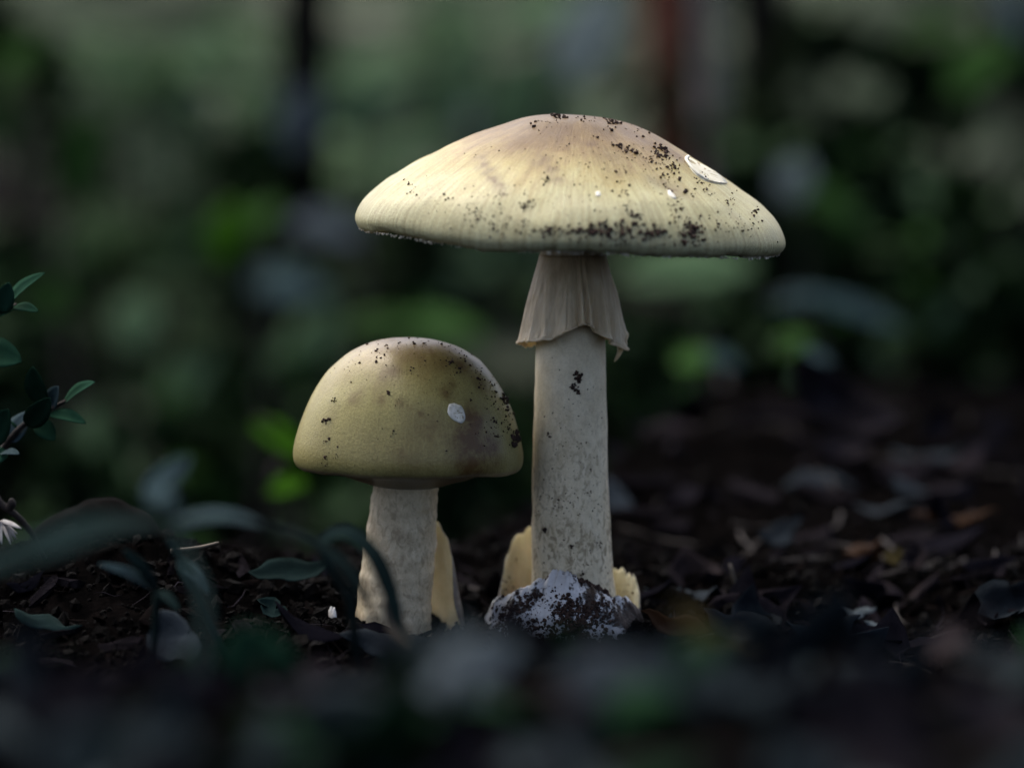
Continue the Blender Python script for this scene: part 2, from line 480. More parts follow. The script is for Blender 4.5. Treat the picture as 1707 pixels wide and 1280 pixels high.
# ------------------------------------------------------------------ ground
def build_ground():
    n = 460
    u = np.linspace(-1, 1, n)
    xs = 0.05 * np.sinh(7.1 * u)
    ys = 0.05 * np.sinh(7.1 * u) + 0.0
    verts = []
    for y in ys:
        for x in xs:
            verts.append((x, y, G(x, y)))
    V = np.array(verts)
    idx = np.arange(n * n).reshape(n, n)
    a, b, c, d = idx[:-1, :-1].ravel(), idx[:-1, 1:].ravel(), idx[1:, 1:].ravel(), idx[1:, :-1].ravel()
    F = np.vstack([np.stack([a, b, c], 1), np.stack([a, c, d], 1)])
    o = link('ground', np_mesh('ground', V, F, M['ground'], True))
    o['kind'] = 'structure'
    o['label'] = 'dark crumbly forest soil rising to a wooded slope'
    return o
build_ground()

# ------------------------------------------------------------------ generic meshes
ICO = None
def ico():
    global ICO
    if ICO is None:
        bm = bmesh.new()
        bmesh.ops.create_icosphere(bm, subdivisions=1, radius=1.0)
        bm.verts.ensure_lookup_table()
        ICO = (np.array([v.co[:] for v in bm.verts]), np.array([[v.index for v in f.verts] for f in bm.faces]))
        bm.free()
    return ICO

def crumbs(points, sizes, squash=0.75, jag=0.28):
    """one triangle soup of jagged soil grains (V, F)"""
    V0, F0 = ico()
    n = len(points)
    pts = np.asarray(points, dtype=float)
    sz = np.asarray(sizes, dtype=float)
    J = 1 + RNG.normal(0, jag, (n, len(V0), 1)).clip(-0.5, 0.6)
    st = RNG.uniform(squash, 1.25, (n, 1, 3))
    q = RNG.normal(size=(n, 4))
    q /= np.linalg.norm(q, axis=1, keepdims=True)
    w, x, y, z = q.T
    R = np.stack([1 - 2 * (y * y + z * z), 2 * (x * y - z * w), 2 * (x * z + y * w),
                  2 * (x * y + z * w), 1 - 2 * (x * x + z * z), 2 * (y * z - x * w),
                  2 * (x * z - y * w), 2 * (y * z + x * w), 1 - 2 * (x * x + y * y)], 1).reshape(n, 3, 3)
    V = (V0[None] * J * st)
    V = np.einsum('nij,nvj->nvi', R, V) * sz[:, None, None] + pts[:, None, :]
    F = (F0[None] + (np.arange(n) * len(V0))[:, None, None]).reshape(-1, 3)
    return V.reshape(-1, 3), F

def tube(path, radii, seg=10, cap=True, wob=0.0, seed=0.0):
    """verts, faces of a tapered tube along a list of points"""
    pts = [Vector(p) for p in path]
    verts, faces = [], []
    prev = None
    for i, p in enumerate(pts):
        t = (pts[min(i + 1, len(pts) - 1)] - pts[max(i - 1, 0)]).normalized()
        if prev is None:
            ref = Vector((0, 0, 1)) if abs(t.z) < 0.9 else Vector((1, 0, 0))
            a = t.cross(ref).normalized()
        else:
            a = (prev - t * prev.dot(t)).normalized()
        prev = a
        b = t.cross(a)
        for k in range(seg):
            an = 2 * math.pi * k / seg
            r = radii[i] * (1 + wob * nz(math.cos(an) * 1.3 + seed, math.sin(an) * 1.3, i * 0.35 + seed))
            verts.append(p + a * (r * math.cos(an)) + b * (r * math.sin(an)))
    for i in range(len(pts) - 1):
        for k in range(seg):
            k2 = (k + 1) % seg
            faces.append((i * seg + k, i * seg + k2, (i + 1) * seg + k2, (i + 1) * seg + k))
    if cap:
        faces.append(tuple(range(seg - 1, -1, -1)))
        faces.append(tuple((len(pts) - 1) * seg + k for k in range(seg)))
    return verts, faces

def spline(pts, n):
    """Catmull-Rom through points, n samples"""
    pts = [Vector(p) for p in pts]
    out = []
    m = len(pts) - 1
    for i in range(n):
        f = i / (n - 1) * m
        k = min(int(f), m - 1)
        t = f - k
        p0, p1, p2, p3 = pts[max(k - 1, 0)], pts[k], pts[k + 1], pts[min(k + 2, m)]
        out.append(0.5 * ((2 * p1) + (p2 - p0) * t + (2 * p0 - 5 * p1 + 4 * p2 - p3) * t * t + (3 * p1 - p0 - 3 * p2 + p3) * t ** 3))
    return out

def ribbon(path, widths, normal, fold=0.15, thick=0.0003, nw=4):
    """leaf-like strip with a folded midrib and real thickness; widths are half widths"""
    pts = [Vector(p) for p in path]
    nrm = Vector(normal).normalized()
    top, verts, faces = [], [], []
    rows = nw + 1
    for side in (1, -1):
        for i, p in enumerate(pts):
            t = (pts[min(i + 1, len(pts) - 1)] - pts[max(i - 1, 0)]).normalized()
            s = t.cross(nrm)
            if s.length < 1e-4:
                s = t.cross(Vector((0.3, 0.2, 1)))
            s.normalize()
            n2 = s.cross(t).normalized()
            for j in range(rows):
                u = j / nw * 2 - 1
                w = max(widths[i], thick * 0.4)
                verts.append(p + s * (u * w) + n2 * (abs(u) * w * fold * 2 - fold * w + side * thick * 0.5 * (1 - 0.7 * abs(u))))
    L = len(pts)
    off = L * rows
    for i in range(L - 1):
        for j in range(nw):
            a = i * rows + j
            faces.append((a, a + 1, a + rows + 1, a + rows))
            faces.append((off + a, off + a + rows, off + a + rows + 1, off + a + 1))
        for j, flip in ((0, False), (nw, True)):
            a, b = i * rows + j, (i + 1) * rows + j
            f = (a, b, off + b, off + a)
            faces.append(f if not flip else f[::-1])
    for i in (0, L - 1):
        for j in range(nw):
            a = i * rows + j
            f = (a, off + a, off + a + 1, a + 1)
            faces.append(f if i == 0 else f[::-1])
    return verts, faces

def leaf_widths(n, w, peak=0.42, tip=1.0):
    out = []
    for i in range(n):
        t = i / (n - 1)
        v = (math.sin(math.pi * t ** (math.log(0.5) / math.log(peak)))) ** 0.85 if 0 < t < 1 else 0.0
        out.append(w * v)
    return out

# ------------------------------------------------------------------ mushrooms
def prof_interp(pts, n):
    P3 = [Vector((a, b, 0)) for a, b in pts]
    return [(max(v.x, 0.0), v.y) for v in spline(P3, n)]

def build_cap(name, centre, profile, parent, mat, tilt_front, roll, seed, wav=0.012, na=180, npf=76, lip_from=0.6):
    pr = prof_interp(profile, npf)
    rot = Matrix.Rotation(roll, 4, 'Y') @ Matrix.Rotation(tilt_front, 4, 'X')
    verts, faces = [], []
    Rm = max(r for r, z in pr)
    for i, (r, z) in enumerate(pr):
        e = (r / Rm) ** 2
        for k in range(na):
            a = 2 * math.pi * k / na
            c, s = math.cos(a), math.sin(a)
            f = 1 + wav * e * nz(c * 1.4 + seed, s * 1.4, seed) + 0.006 * e * nz(c * 5 + seed, s * 5, 2 + seed)
            dz = Rm * (0.03 * e * nz(c * 1.2, s * 1.2 + seed, 4.0) + 0.020 * nz(c * e * 2.4, s * e * 2.4, seed + z / Rm * 2) + 0.006 * nz(c * e * 8, s * e * 8, seed))
            rag = 0.0
            if i > npf * lip_from and i < npf * (lip_from + 0.16):
                rag = Rm * 0.012 * min(0.0, nz(c * 16, s * 16, seed) + 0.15) + Rm * 0.006 * nz(c * 42, s * 42, seed) + Rm * 0.006 * nz(c * 110, s * 110, seed)
            verts.append(Vector((r * f * c, r * f * s, z + dz + rag)) * S)
    L = len(pr)
    for i in range(L - 1):
        for k in range(na):
            k2 = (k + 1) % na
            faces.append((i * na + k, (i + 1) * na + k, (i + 1) * na + k2, i * na + k2))
    faces.append(tuple((L - 1) * na + k for k in range(na)))
    me = mesh_data(name, verts, faces, mat)
    bm = bmesh.new(); bm.from_mesh(me)
    bmesh.ops.remove_doubles(bm, verts=bm.verts[:], dist=1e-6)
    bm.to_mesh(me); bm.free()
    o = link(name, me, parent)
    o.location = centre - parent.location
    o.rotation_euler = rot.to_euler()
    return o, Matrix.Translation(centre) @ rot

def world_bvh(me, mat4):
    return BVHTree.FromPolygons([mat4 @ v.co for v in me.vertices], [p.vertices[:] for p in me.polygons])

def hit(bvh, px, py):
    r = ray(px, py).normalized()
    loc, nor, _, _ = bvh.ray_cast(CAM, r, 3.0)
    return loc, nor

def add_stain(me, mat4, spots):
    """spots: world position, radius in m, strength"""
    at = me.attributes.new('stain', 'FLOAT', 'POINT')
    co = np.array([(mat4 @ v.co)[:] for v in me.vertices])
    val = np.zeros(len(co))
    for p, r, s in spots:
        d2 = ((co - np.array(p)) ** 2).sum(1) / (r * r)
        val = np.maximum(val, s * np.exp(-d2))
    at.data.foreach_set('value', val.astype(np.float32))

def crumbs_on(bvh, clusters, parent, mat4, name='soil_crumbs', sink=0.25):
    """clusters: (px, py, spread_x, spread_y, angle, count, size_px_min, size_px_max); laid where those rays meet the surface"""
    pts, sz = [], []
    inv = mat4.inverted()
    for (cx, cy, sx, sy, ang, n, s0, s1) in clusters:
        for _ in range(n):
            u, v = random.gauss(0, 1) * sx, random.gauss(0, 1) * sy
            a = RAD(ang)
            h, nr = hit(bvh, cx + u * math.cos(a) - v * math.sin(a), cy + u * math.sin(a) + v * math.cos(a))
            if h is None:
                continue
            s = (s0 + (s1 - s0) * random.random() ** 3.0) * S * 0.47
            pts.append((inv @ (h + nr * s * (0.5 - sink)))[:])
            sz.append(s)
    V, F = crumbs(pts, sz)
    o = link(name, np_mesh(name, V, F, M['crumb']), parent, kind='stuff')
    return o

def patch_on(bvh, outline, mat4, parent, name, mat, lift=0.00025, rim=0.0003, rings=4, label=None):
    """thin curved patch moulded on a surface from an outline of pixels"""
    inv = mat4.inverted()
    cx = sum(p[0] for p in outline) / len(outline)
    cy = sum(p[1] for p in outline) / len(outline)
    dense = spline([(x, y, 0) for x, y in outline + outline[:1]], 33)[:-1]
    verts, faces = [], []
    h, nr = hit(bvh, cx, cy)
    if h is None:
        h, nr, _, _ = bvh.find_nearest(PY(cx, cy, -0.002))
    verts.append(inv @ (h + nr * lift))
    n = len(dense)
    for k in range(1, rings + 2):
        f = min(k, rings) / rings
        for q in dense:
            jx = cx + (q.x - cx) * f
            jy = cy + (q.y - cy) * f
            h, nr = hit(bvh, jx, jy)
            if h is None:
                h, nr, _, _ = bvh.find_nearest(PY(jx, jy, -0.002))
            e = lift + (rim if k == rings else 0.0)
            if k == rings + 1:
                e = -0.0003
            verts.append(inv @ (h + nr * (e + 0.00012 * nz(jx * 0.3, jy * 0.3))))
    for k in range(n):
        faces.append((0, 1 + k, 1 + (k + 1) % n))
    for r in range(rings):
        for k in range(n):
            a, b = 1 + r * n + k, 1 + r * n + (k + 1) % n
            faces.append((a, a + n, b + n, b))
    return link(name, mesh_data(name, verts, faces, mat), parent, label=label)

def build_stem(parent, rows, mat, seg=64, wob=0.03, seed=0.0):
    """rows: (px centre, py, half width px) in the parent's upright plane"""
    y0 = parent.location.y
    path, rad = [], []
    pts = [(PY(px, py, y0), w * S) for px, py, w in rows]
    P3 = spline([p for p, _ in pts], 70)
    W3 = spline([(w, 0, 0) for _, w in pts], 70)
    path = [p - parent.location for p in P3]
    v, f = tube(path, [w.x for w in W3], seg, True, wob, seed)
    return link('stem', mesh_data('stem', v, f, mat), parent)

def build_flap(parent, name, az0, az1, r_fn, h_fn, z0, mats, cx=0.0, thick=0.0006, na=46, nt_=18, seed=0.0, rag=3.0, label=None, fold=2.5):
    """curved torn sheet of the sheath round a stem base; r_fn(az,t), h_fn(az) in photo pixels"""
    outer, inner, faces = [], [], []
    for i in range(na):
        f = i / (na - 1)
        az = az0 + (az1 - az0) * f
        h = h_fn(az)
        ragged = rag * (nz(az * 0.16, seed, 1) + 0.7 * nz(az * 0.5, seed, 2))
        for j in range(nt_):
            t = j / (nt_ - 1)
            z = z0 + (h - z0) * t + ragged * t ** 6
            a = RAD(az + 3.0 * nz(t * 2.5, az * 0.02, seed))
            r = r_fn(az, t) + fold * nz(az * 0.05, t * 2.2, seed + 5) + 0.35 * fold * nz(az * 0.2, t * 6, seed + 7)
            th = thick / S * (1.0 if t < 0.85 else 1.0 - 0.75 * (t - 0.85) / 0.15)
            c, s = math.cos(a), math.sin(a)
            outer.append(Vector((cx + r * c, r * s, z)) * S)
            inner.append(Vector((cx + (r - th) * c, (r - th) * s, z)) * S)
    n = len(outer)
    mi = []
    for i in range(na - 1):
        for j in range(nt_ - 1):
            a = i * nt_ + j
            faces.append((a, a + nt_, a + nt_ + 1, a + 1)); mi.append(0)
            faces.append((n + a, n + a + 1, n + a + nt_ + 1, n + a + nt_)); mi.append(1)
        a = i * nt_ + nt_ - 1
        faces.append((a, a + nt_, n + a + nt_, n + a)); mi.append(0)
    for i, flip in ((0, False), (na - 1, True)):
        for j in range(nt_ - 1):
            a = i * nt_ + j
            f = (a, a + 1, n + a + 1, n + a)
            faces.append(f if not flip else f[::-1]); mi.append(0)
    me = mesh_data(name, outer + inner, faces, mats)
    me.polygons.foreach_set('material_index', mi)
    return link(name, me, parent, label=label)

def lerp_tab(tab, x):
    if x <= tab[0][0]:
        return tab[0][1]
    for (a, va), (b, vb) in zip(tab, tab[1:]):
        if x <= b:
            t = (x - a) / (b - a)
            t = t * t * (3 - 2 * t)
            return va + (vb - va) * t
    return tab[-1][1]

# ---- tall mushroom
tall = thing('tall_mushroom', Vector((0, 0, 0)), 'tall pale yellow mushroom with wide soil-speckled cap, skirt and torn white sheath', 'mushroom')
PROF_T = [(0, 196), (45, 194), (85, 186.5), (122, 172.5), (162, 154), (208, 130), (254, 104), (292, 80), (320, 60), (338, 43), (348, 27), (352, 14), (350, 5), (344, -1), (335, -3), (320, 0), (290, 10), (220, 26), (140, 38), (70, 42), (40, 42)]
capc = PY(949, 392, 0.0)
cap, capM = build_cap('cap', capc, PROF_T, tall, M['cap_tall'], RAD(1.6), RAD(3.6), 1.7)
cap_bvh = world_bvh(cap.data, capM)
spots = []
for px, py, r, s in [(960, 225, 70, 0.35), (1130, 262, 34, 0.45), (880, 232, 60, 0.4), (1060, 230, 40, 0.5), (800, 265, 14, 0.7), (806, 275, 11, 0.9), (814, 286, 10, 0.9), (822, 298, 10, 0.9), (832, 310, 9, 0.8), (838, 322, 8, 0.6), (905, 268, 16, 0.6), (918, 284, 14, 0.6), (930, 300, 12, 0.5), (1105, 305, 14, 0.6), (1128, 322, 14, 0.7), (990, 240, 20, 0.6), (1010, 255, 45, 0.35), (1130, 318, 24, 0.4), (1090, 300, 22, 0.35), (900, 262, 30, 0.35)]:
    h, _ = hit(cap_bvh, px, py)
    if h is not None:
        spots.append((h, r * S, s))
add_stain(cap.data, capM, spots)
# gills
gv, gf = [], []
for k in range(150):
    a = 2 * math.pi * k / 150
    c, s = math.cos(a), math.sin(a)
    r0 = 62 if k % 2 == 0 else 150
    tab = [(40, 41), (70, 41), (140, 37), (220, 26), (290, 9), (320, 0)]
    rs = [r0 + (316 - r0) * i / 7 for i in range(8)]
    b = len(gv)
    for r in rs:
        z = lerp_tab(tab, r)
        dep = 14 * math.sin(math.pi * min(1, max(0.02, (r - r0 + 8) / (330 - r0)))) ** 0.6
        for w in (-0.9, 0.9):
            gv.append(Vector((r * c - w * s, r * s + w * c, z + 1.5)) * S)
        gv.append(Vector((r * c, r * s, z - dep)) * S)
    for i in range(7):
        p = b + i * 3
        gf.append((p, p + 3, p + 5, p + 2)); gf.append((p + 4, p + 1, p + 2, p + 5))
gills = link('gills', mesh_data('gills', gv, gf, M['gill'], False), cap, kind='stuff')
fp, fs = [], []
for k in range(900):
    a = random.uniform(0, 6.2832)
    rr = random.uniform(330, 346)
    fp.append((rr * math.cos(a) * S, rr * math.sin(a) * S, (-3.5 + random.uniform(-2.5, 1.0) + 352 * 0.03 * nz(math.cos(a) * 1.2, math.sin(a) * 1.2 + 1.7, 4.0)) * S))
    fs.append(random.uniform(0.6, 2.0) * S)
V, F = crumbs(fp, fs)
link('margin_fringe', np_mesh('margin_fringe', V, F, M['gill']), cap, kind='stuff')
# soil on the cap, read from where it lies on the skin
CL = [(880, 343, 7, 4, -20, 26, 2, 6.5), (900, 384, 24, 5, 5, 64, 1.5, 5.5), (955, 385, 34, 5, -3, 84, 1.5, 7), (1010, 386, 24, 6, 0, 64, 1.8, 8.5),
      (1040, 384, 24, 8, 0, 76, 1.8, 9.5), (1062, 362, 14, 4, 45, 34, 2, 6), (1094, 388, 13, 6, 0, 55, 2.5, 8), (1155, 388, 9, 10, 0, 60, 2, 10.5), (1140, 380, 8, 14, 10, 40, 2, 6),
      (1040, 247, 16, 3, 18, 50, 2, 7), (1104, 256, 12, 6, 10, 55, 2.5, 8), (1118, 282, 10, 10, 40, 34, 2, 7), (1085, 262, 30, 12, 20, 40, 2, 6), (1128, 345, 8, 18, 0, 28, 2, 5.5),
      (1040, 320, 8, 8, 30, 14, 2, 5), (1172, 310, 14, 5, 45, 18, 2, 5.5), (1020, 203, 8, 6, 30, 24, 3, 8), (930, 196, 6, 3, 0, 16, 3, 9), (905, 203, 12, 4, 0, 14, 2, 6), (985, 198, 26, 3, 0, 22, 2, 6),
      (1060, 215, 14, 5, 25, 14, 2, 6), (1258, 352, 5, 4, 60, 14, 2, 6.5), (1218, 338, 6, 10, 0, 12, 2, 5), (1222, 378, 26, 8, 0, 34, 2, 5), (830, 340, 26, 14, 10, 40, 1.6, 4.5), (755, 335, 20, 14, 0, 22, 1.6, 4.5),
      (682, 308, 9, 6, 60, 12, 2, 5), (800, 365, 12, 8, 0, 22, 2, 5), (840, 378, 20, 8, 0, 36, 2, 5), (910, 300, 4, 6, 0, 12, 2, 6.5), (950, 310, 60, 40, 0, 60, 1.5, 4), (1150, 330, 60, 40, 0, 70, 1.5, 4.5), (1070, 300, 40, 20, 20, 40, 1.5, 5), (950, 240, 60, 22, 0, 30, 1.5, 4),
      (1142, 321, 1, 1, 0, 4, 6, 9), (1075, 405, 60, 5, 0, 34, 2, 5), (800, 300, 90, 40, -10, 40, 1.4, 3.5)]
crumbs_on(cap_bvh, CL, cap, capM)
peel = patch_on(cap_bvh, [(1143, 265), (1150, 263), (1170, 274), (1190, 285), (1206, 297), (1212, 306), (1198, 307), (1178, 303), (1160, 292), (1149, 279)], capM, cap, 'torn_patch', M['peel'], 0.00003, 0.00002, label='pale lens-shaped place where the cap skin has peeled')
lipp = []
for px, py in [(1146, 263), (1143, 267), (1147, 274), (1152, 281), (1162, 291), (1171, 297), (1181, 302), (1192, 305), (1202, 306), (1211, 306)]:
    h, nr = hit(cap_bvh, px, py)
    if h is None:
        h, nr, _, _ = cap_bvh.find_nearest(PY(px, py, -0.002))
    lipp.append(capM.inverted() @ (h + nr * 0.0002))
v, f = tube(spline(lipp, 30), [0.00046 * (1 - 0.022 * i) * (1 + 0.35 * nz(i * 0.7, 2.0)) for i in range(30)], 8, True, 0.2, 1.0)
link('curled_lip', mesh_data('curled_lip', v, f, M['scar']), cap)
patch_on(cap_bvh, [(993, 320), (999, 320), (1001, 326), (994, 327)], capM, cap, 'torn_patch', M['scar'], 0.0001, 0.0, 2)
patch_on(cap_bvh, [(1112, 318), (1118, 319), (1127, 330), (1124, 332), (1115, 326)], capM, cap, 'torn_patch', M['scar'], 0.0001, 0.0, 2)
# stem
stem = build_stem(tall, [(953, 372, 50), (953, 420, 52), (952, 480, 54), (951, 560, 56.5), (951, 620, 58.5), (951, 700, 60.5), (951, 800, 63), (952, 880, 65.5), (954, 950, 67.5), (956, 1010, 73), (958, 1060, 84), (958, 1090, 70)], M['stem_tall'], seed=2.0)
stem_bvh = world_bvh(stem.data, Matrix.Translation(tall.location))
TM = Matrix.Translation(tall.location)
crumbs_on(stem_bvh, [(964, 632, 3.2, 4.5, 10, 26, 3, 8.5), (958, 646, 3, 5, -25, 18, 3, 7), (963, 654, 2.5, 3, 0, 10, 2, 6), (910, 884, 2, 2, 0, 6, 4, 7), (936, 838, 4, 6, 50, 9, 2, 5.5), (953, 911, 2, 2, 0, 4, 3, 6), (1001, 908, 2, 2, 0, 4, 3, 6), (903, 829, 3, 3, 0, 4, 2, 5),
     (950, 790, 36, 90, 0, 170, 1.0, 3.0), (950, 870, 40, 60, 0, 140, 1.0, 3.0), (972, 954, 3, 3, 0, 4, 2, 5), (981, 821, 2, 2, 0, 2, 3, 5), (920, 724, 2, 2, 0, 4, 2, 5)], stem, TM)
# ring
def build_ring():
    na, nt_ = 480, 30
    rim_y = [(0, 553), (25, 566), (60, 574), (100, 578), (150, 580), (178, 570), (200, 566), (222, 563), (240, 559), (256, 548), (266, 541), (274, 536), (283, 534), (296, 545), (312, 560), (326, 571), (336, 578), (344, 574), (352, 556), (360, 553)]
    ridges = [(266, 5.0, 5.0), (280, 2.0, 5.5), (289, 1.8, 6.0), (309, 3.2, 10.0), (316, 2.0, 4.0), (338, 5.0, 6.0), (352, 5.0, 4.0), (240, 9.0, 1.2), (214, 8.0, 1.6), (190, 9.0, 3.0), (168, 6, 4), (120, 8, 5), (80, 9, 5), (40, 9, 5)]
    dips = [(275, 2.2, 5.0), (284.5, 1.6, 5.0), (298, 4.5, 8.0), (325, 5.0, 6.0), (246, 6.0, 3.0)]
    ytop = 424
    outer, inner, faces = [], [], []
    for i in range(na):
        az = 360.0 * i / na
        yb = lerp_tab(rim_y, az) + 7.0 * nz(az * 0.06, 0.5, 3) + 2.6 * nz(az * 0.22, 0.5, 1) + 1.6 * nz(az * 0.7, 0.5, 1)
        for j in range(nt_):
            t = j / (nt_ - 1)
            py = ytop + (yb - ytop) * t
            zc = (PY(953, py, 0.0)).z
            r = 55 + 26 * math.sin(1.5 * t) ** 1.15 + 2.2 * nz(az * 0.03, t * 1.6, 12) + ((4.0 + 9.0 * max(0.0, nz(az * 0.06, 3.3, 1))) * ((t - 0.84) / 0.16) ** 2 if t > 0.84 else 0)
            if 180 < az < 262 or az > 345:
                r += 3 * t
            for a0, w, h in ridges:
                d = (az - a0 + 180) % 360 - 180
                r += h * 1.35 * t ** 1.1 * math.exp(-(d / w) ** 2)
            for a0, w, h in dips:
                d = (az - a0 + 180) % 360 - 180
                r -= h * 1.5 * t ** 1.1 * math.exp(-(d / w) ** 2)
            r += t ** 0.7 * (2.6 * nz(az * 0.05, t * 2.6, 8) + 1.6 * nz(az * 0.13, t * 5.0, 18) + 0.8 * nz(az * 0.3, t * 8.0, 28))
            a = RAD(az)
            th = 2.8
            outer.append(Vector((r * math.cos(a) * S - 0.0003, r * math.sin(a) * S, zc)))
            inner.append(Vector(((r - th) * math.cos(a) * S - 0.0003, (r - th) * math.sin(a) * S, zc + (1.0 * S if j == nt_ - 1 else 0))))
    hem = [(outer[i * nt_ + nt_ - 1] + inner[i * nt_ + nt_ - 1]) / 2 for i in range(0, na, 3)]
    n = len(outer)
    for i in range(na):
        i2 = (i + 1) % na
        for j in range(nt_ - 1):
            a, b = i * nt_ + j, i2 * nt_ + j
            faces.append((a, a + 1, b + 1, b))
            faces.append((n + a, n + b, n + b + 1, n + a + 1))
        a, b = i * nt_ + nt_ - 1, i2 * nt_ + nt_ - 1
        faces.append((a, n + a, n + b, b))
        a, b = i * nt_, i2 * nt_
        faces.append((a, b, n + b, n + a))
    o = link('ring', mesh_data('ring', outer + inner, faces, M['ring']), tall, label='pleated buff skirt hanging under the cap')
    hem.append(hem[0])
    v, f = tube(hem, [S * (2.3 + 2.0 * max(0.0, nz(i * 0.16, 0.4, 2)) + 0.7 * nz(i * 0.6, 0.4, 5)) for i in range(len(hem))], 10, False)
    link('hem', mesh_data('hem', v, f, M['ring']), o)
    return o
ring = build_ring()
# a shred hanging from the ring on the right
v, f = ribbon(spline([PY(1022, 552, -0.004), PY(1032, 570, -0.005), PY(1033, 585, -0.004), PY(1024, 603, -0.003)], 10), [0.0011, 0.0013, 0.0014, 0.0013, 0.0012, 0.0010, 0.0008, 0.0006, 0.0004, 0.0001], (0.5, -0.8, 0.1), 0.25, 0.0003)
link('shred', mesh_data('shred', v, f, M['ring']), ring)
# sheath at the foot
volva = link('sheath', None, tall)
flap_l = build_flap(volva, 'flap', 112, 186, lambda az, t: 146 - 26 * t, lambda az: lerp_tab([(112, 156), (126, 154), (142, 142), (156, 112), (170, 74), (186, 44)], az), -30, [M['volva_grey'], M['volva_in']], seed=1.0, rag=5)
flap_r = build_flap(volva, 'flap', 6, 66, lambda az, t: 118 - 12 * t + 8 * t * t, lambda az: lerp_tab([(6, 34), (16, 68), (26, 78), (44, 84), (66, 80)], az), -30, [M['volva_grey'], M['volva_in']], seed=4.0, rag=12)
def front_r(az, t):
    base = lerp_tab([(180, 138), (215, 138), (250, 132), (300, 128), (330, 114), (362, 104)], az)
    top = lerp_tab([(180, 128), (215, 112), (250, 88), (268, 84), (300, 90), (330, 98), (362, 100)], az)
    return top + (base - top) * math.sqrt(max(0.0, 1 - t ** 2.2)) + 8 * math.sin(math.pi * t)
flap_f = build_flap(volva, 'flap', 180, 362, front_r,
                    lambda az: lerp_tab([(180, 46), (198, 58), (218, 78), (238, 96), (252, 112), (263, 110), (278, 94), (296, 80), (316, 66), (335, 58), (350, 42), (362, 26)], az), -36, [M['volva_out'], M['volva_in']], na=150, nt_=44, seed=7.0, rag=7, fold=11, label='white torn sheath piece caked with soil')
fl_bvh = world_bvh(flap_f.data, TM)
crumbs_on(fl_bvh, [(880, 1000, 10, 6, -30, 70, 2.5, 8), (858, 1015, 16, 10, -30, 80, 2, 8), (852, 1040, 22, 14, 0, 150, 2.5, 8), (836, 1055, 20, 14, 0, 140, 3, 9), (865, 1068, 26, 8, 0, 120, 3, 9), (905, 1030, 30, 26, 0, 110, 1.6, 5),
      (945, 1015, 14, 12, 30, 170, 2.5, 8), (955, 1035, 18, 14, 30, 220, 2.5, 9), (985, 1025, 18, 10, 30, 200, 2.5, 8), (925, 1050, 26, 12, 0, 170, 2.5, 9), (895, 1072, 30, 8, 0, 120, 3, 9), (1000, 1008, 14, 4, 20, 60, 2, 7), (905, 990, 24, 12, 0, 34, 1.5, 5), (950, 1068, 30, 10, 0, 140, 3, 9), (1020, 1000, 14, 4, 15, 16, 2, 6), (840, 1020, 10, 16, 0, 60, 2, 6)], flap_f, TM)
for fo, cl in ((flap_l, [(845, 985, 10, 14, 0, 40, 1.5, 5), (860, 930, 10, 14, 0, 14, 1.2, 3.5), (825, 1010, 10, 8, 0, 50, 2, 7)]), (flap_r, [(1045, 1005, 8, 10, 0, 26, 1.5, 5), (1040, 985, 8, 8, 0, 10, 1.2, 3.5)])):
    crumbs_on(world_bvh(fo.data, TM), cl, fo, TM)
# soil wedge held between sheath and stem
pts = []
for i in range(420):
    u = random.random()
    px = 918 + 100 * u + random.gauss(0, 4)
    py = (960 - 4 * math.sin(u * 2.2) + 42 * u * u) + abs(random.gauss(0, 10))
    p = PY(px, py, -0.0118 + random.uniform(-0.001, 0.001))
    pts.append(p[:])
V, F = crumbs(pts, [random.uniform(2.0, 6.0) * S for _ in pts])
link('soil_wedge', np_mesh('soil_wedge', V, F, M['crumb']), volva, kind='stuff')

# ---- small mushroom
sm_y = -0.004
smb = PY(657, 1045, sm_y)
small = thing('small_mushroom', Vector((smb.x, sm_y, 0.0)), 'small olive mushroom with closed domed cap and white oval chip', 'mushroom')
SM = Matrix.Translation(small.location)
PROF_S = [(0, 206), (35, 204), (70, 196), (100, 181), (126, 159), (147, 132), (164, 101), (177, 67), (186, 35), (189, 14), (187, 0), (181, -8), (172, -11), (160, -9), (150, -10), (120, -18), (85, -28), (60, -36), (45, -40)]
scapc = PY(681, 771, sm_y)
scap, scapM = build_cap('cap', scapc, PROF_S, small, M['cap_small'], RAD(-2.0), RAD(1.0), 4.4, 0.010, lip_from=9)
sc_bvh = world_bvh(scap.data, scapM)
spots = []
for px, py, r, s in [(655, 620, 16, 0.6), (640, 628, 10, 0.5), (745, 655, 14, 0.7), (752, 640, 10, 0.5), (590, 665, 11, 0.5), (635, 668, 9, 0.5), (668, 672, 8, 0.6), (702, 690, 7, 0.6), (685, 683, 7, 0.4), (740, 610, 16, 0.5), (770, 610, 18, 0.6), (800, 640, 20, 0.55), (790, 700, 30, 0.9), (785, 735, 40, 1.0), (815, 745, 30, 0.9), (790, 780, 45, 0.9),
                     (800, 765, 34, 0.75), (770, 760, 26, 0.6), (830, 770, 20, 0.6), (670, 755, 14, 0.45), (690, 590, 50, 0.35), (720, 715, 40, 0.35), (690, 775, 60, 0.3), (600, 655, 10, 0.3)]:
    h, _ = hit(sc_bvh, px, py)
    if h is not None:
        spots.append((h, r * S, s))
add_stain(scap.data, scapM, spots)
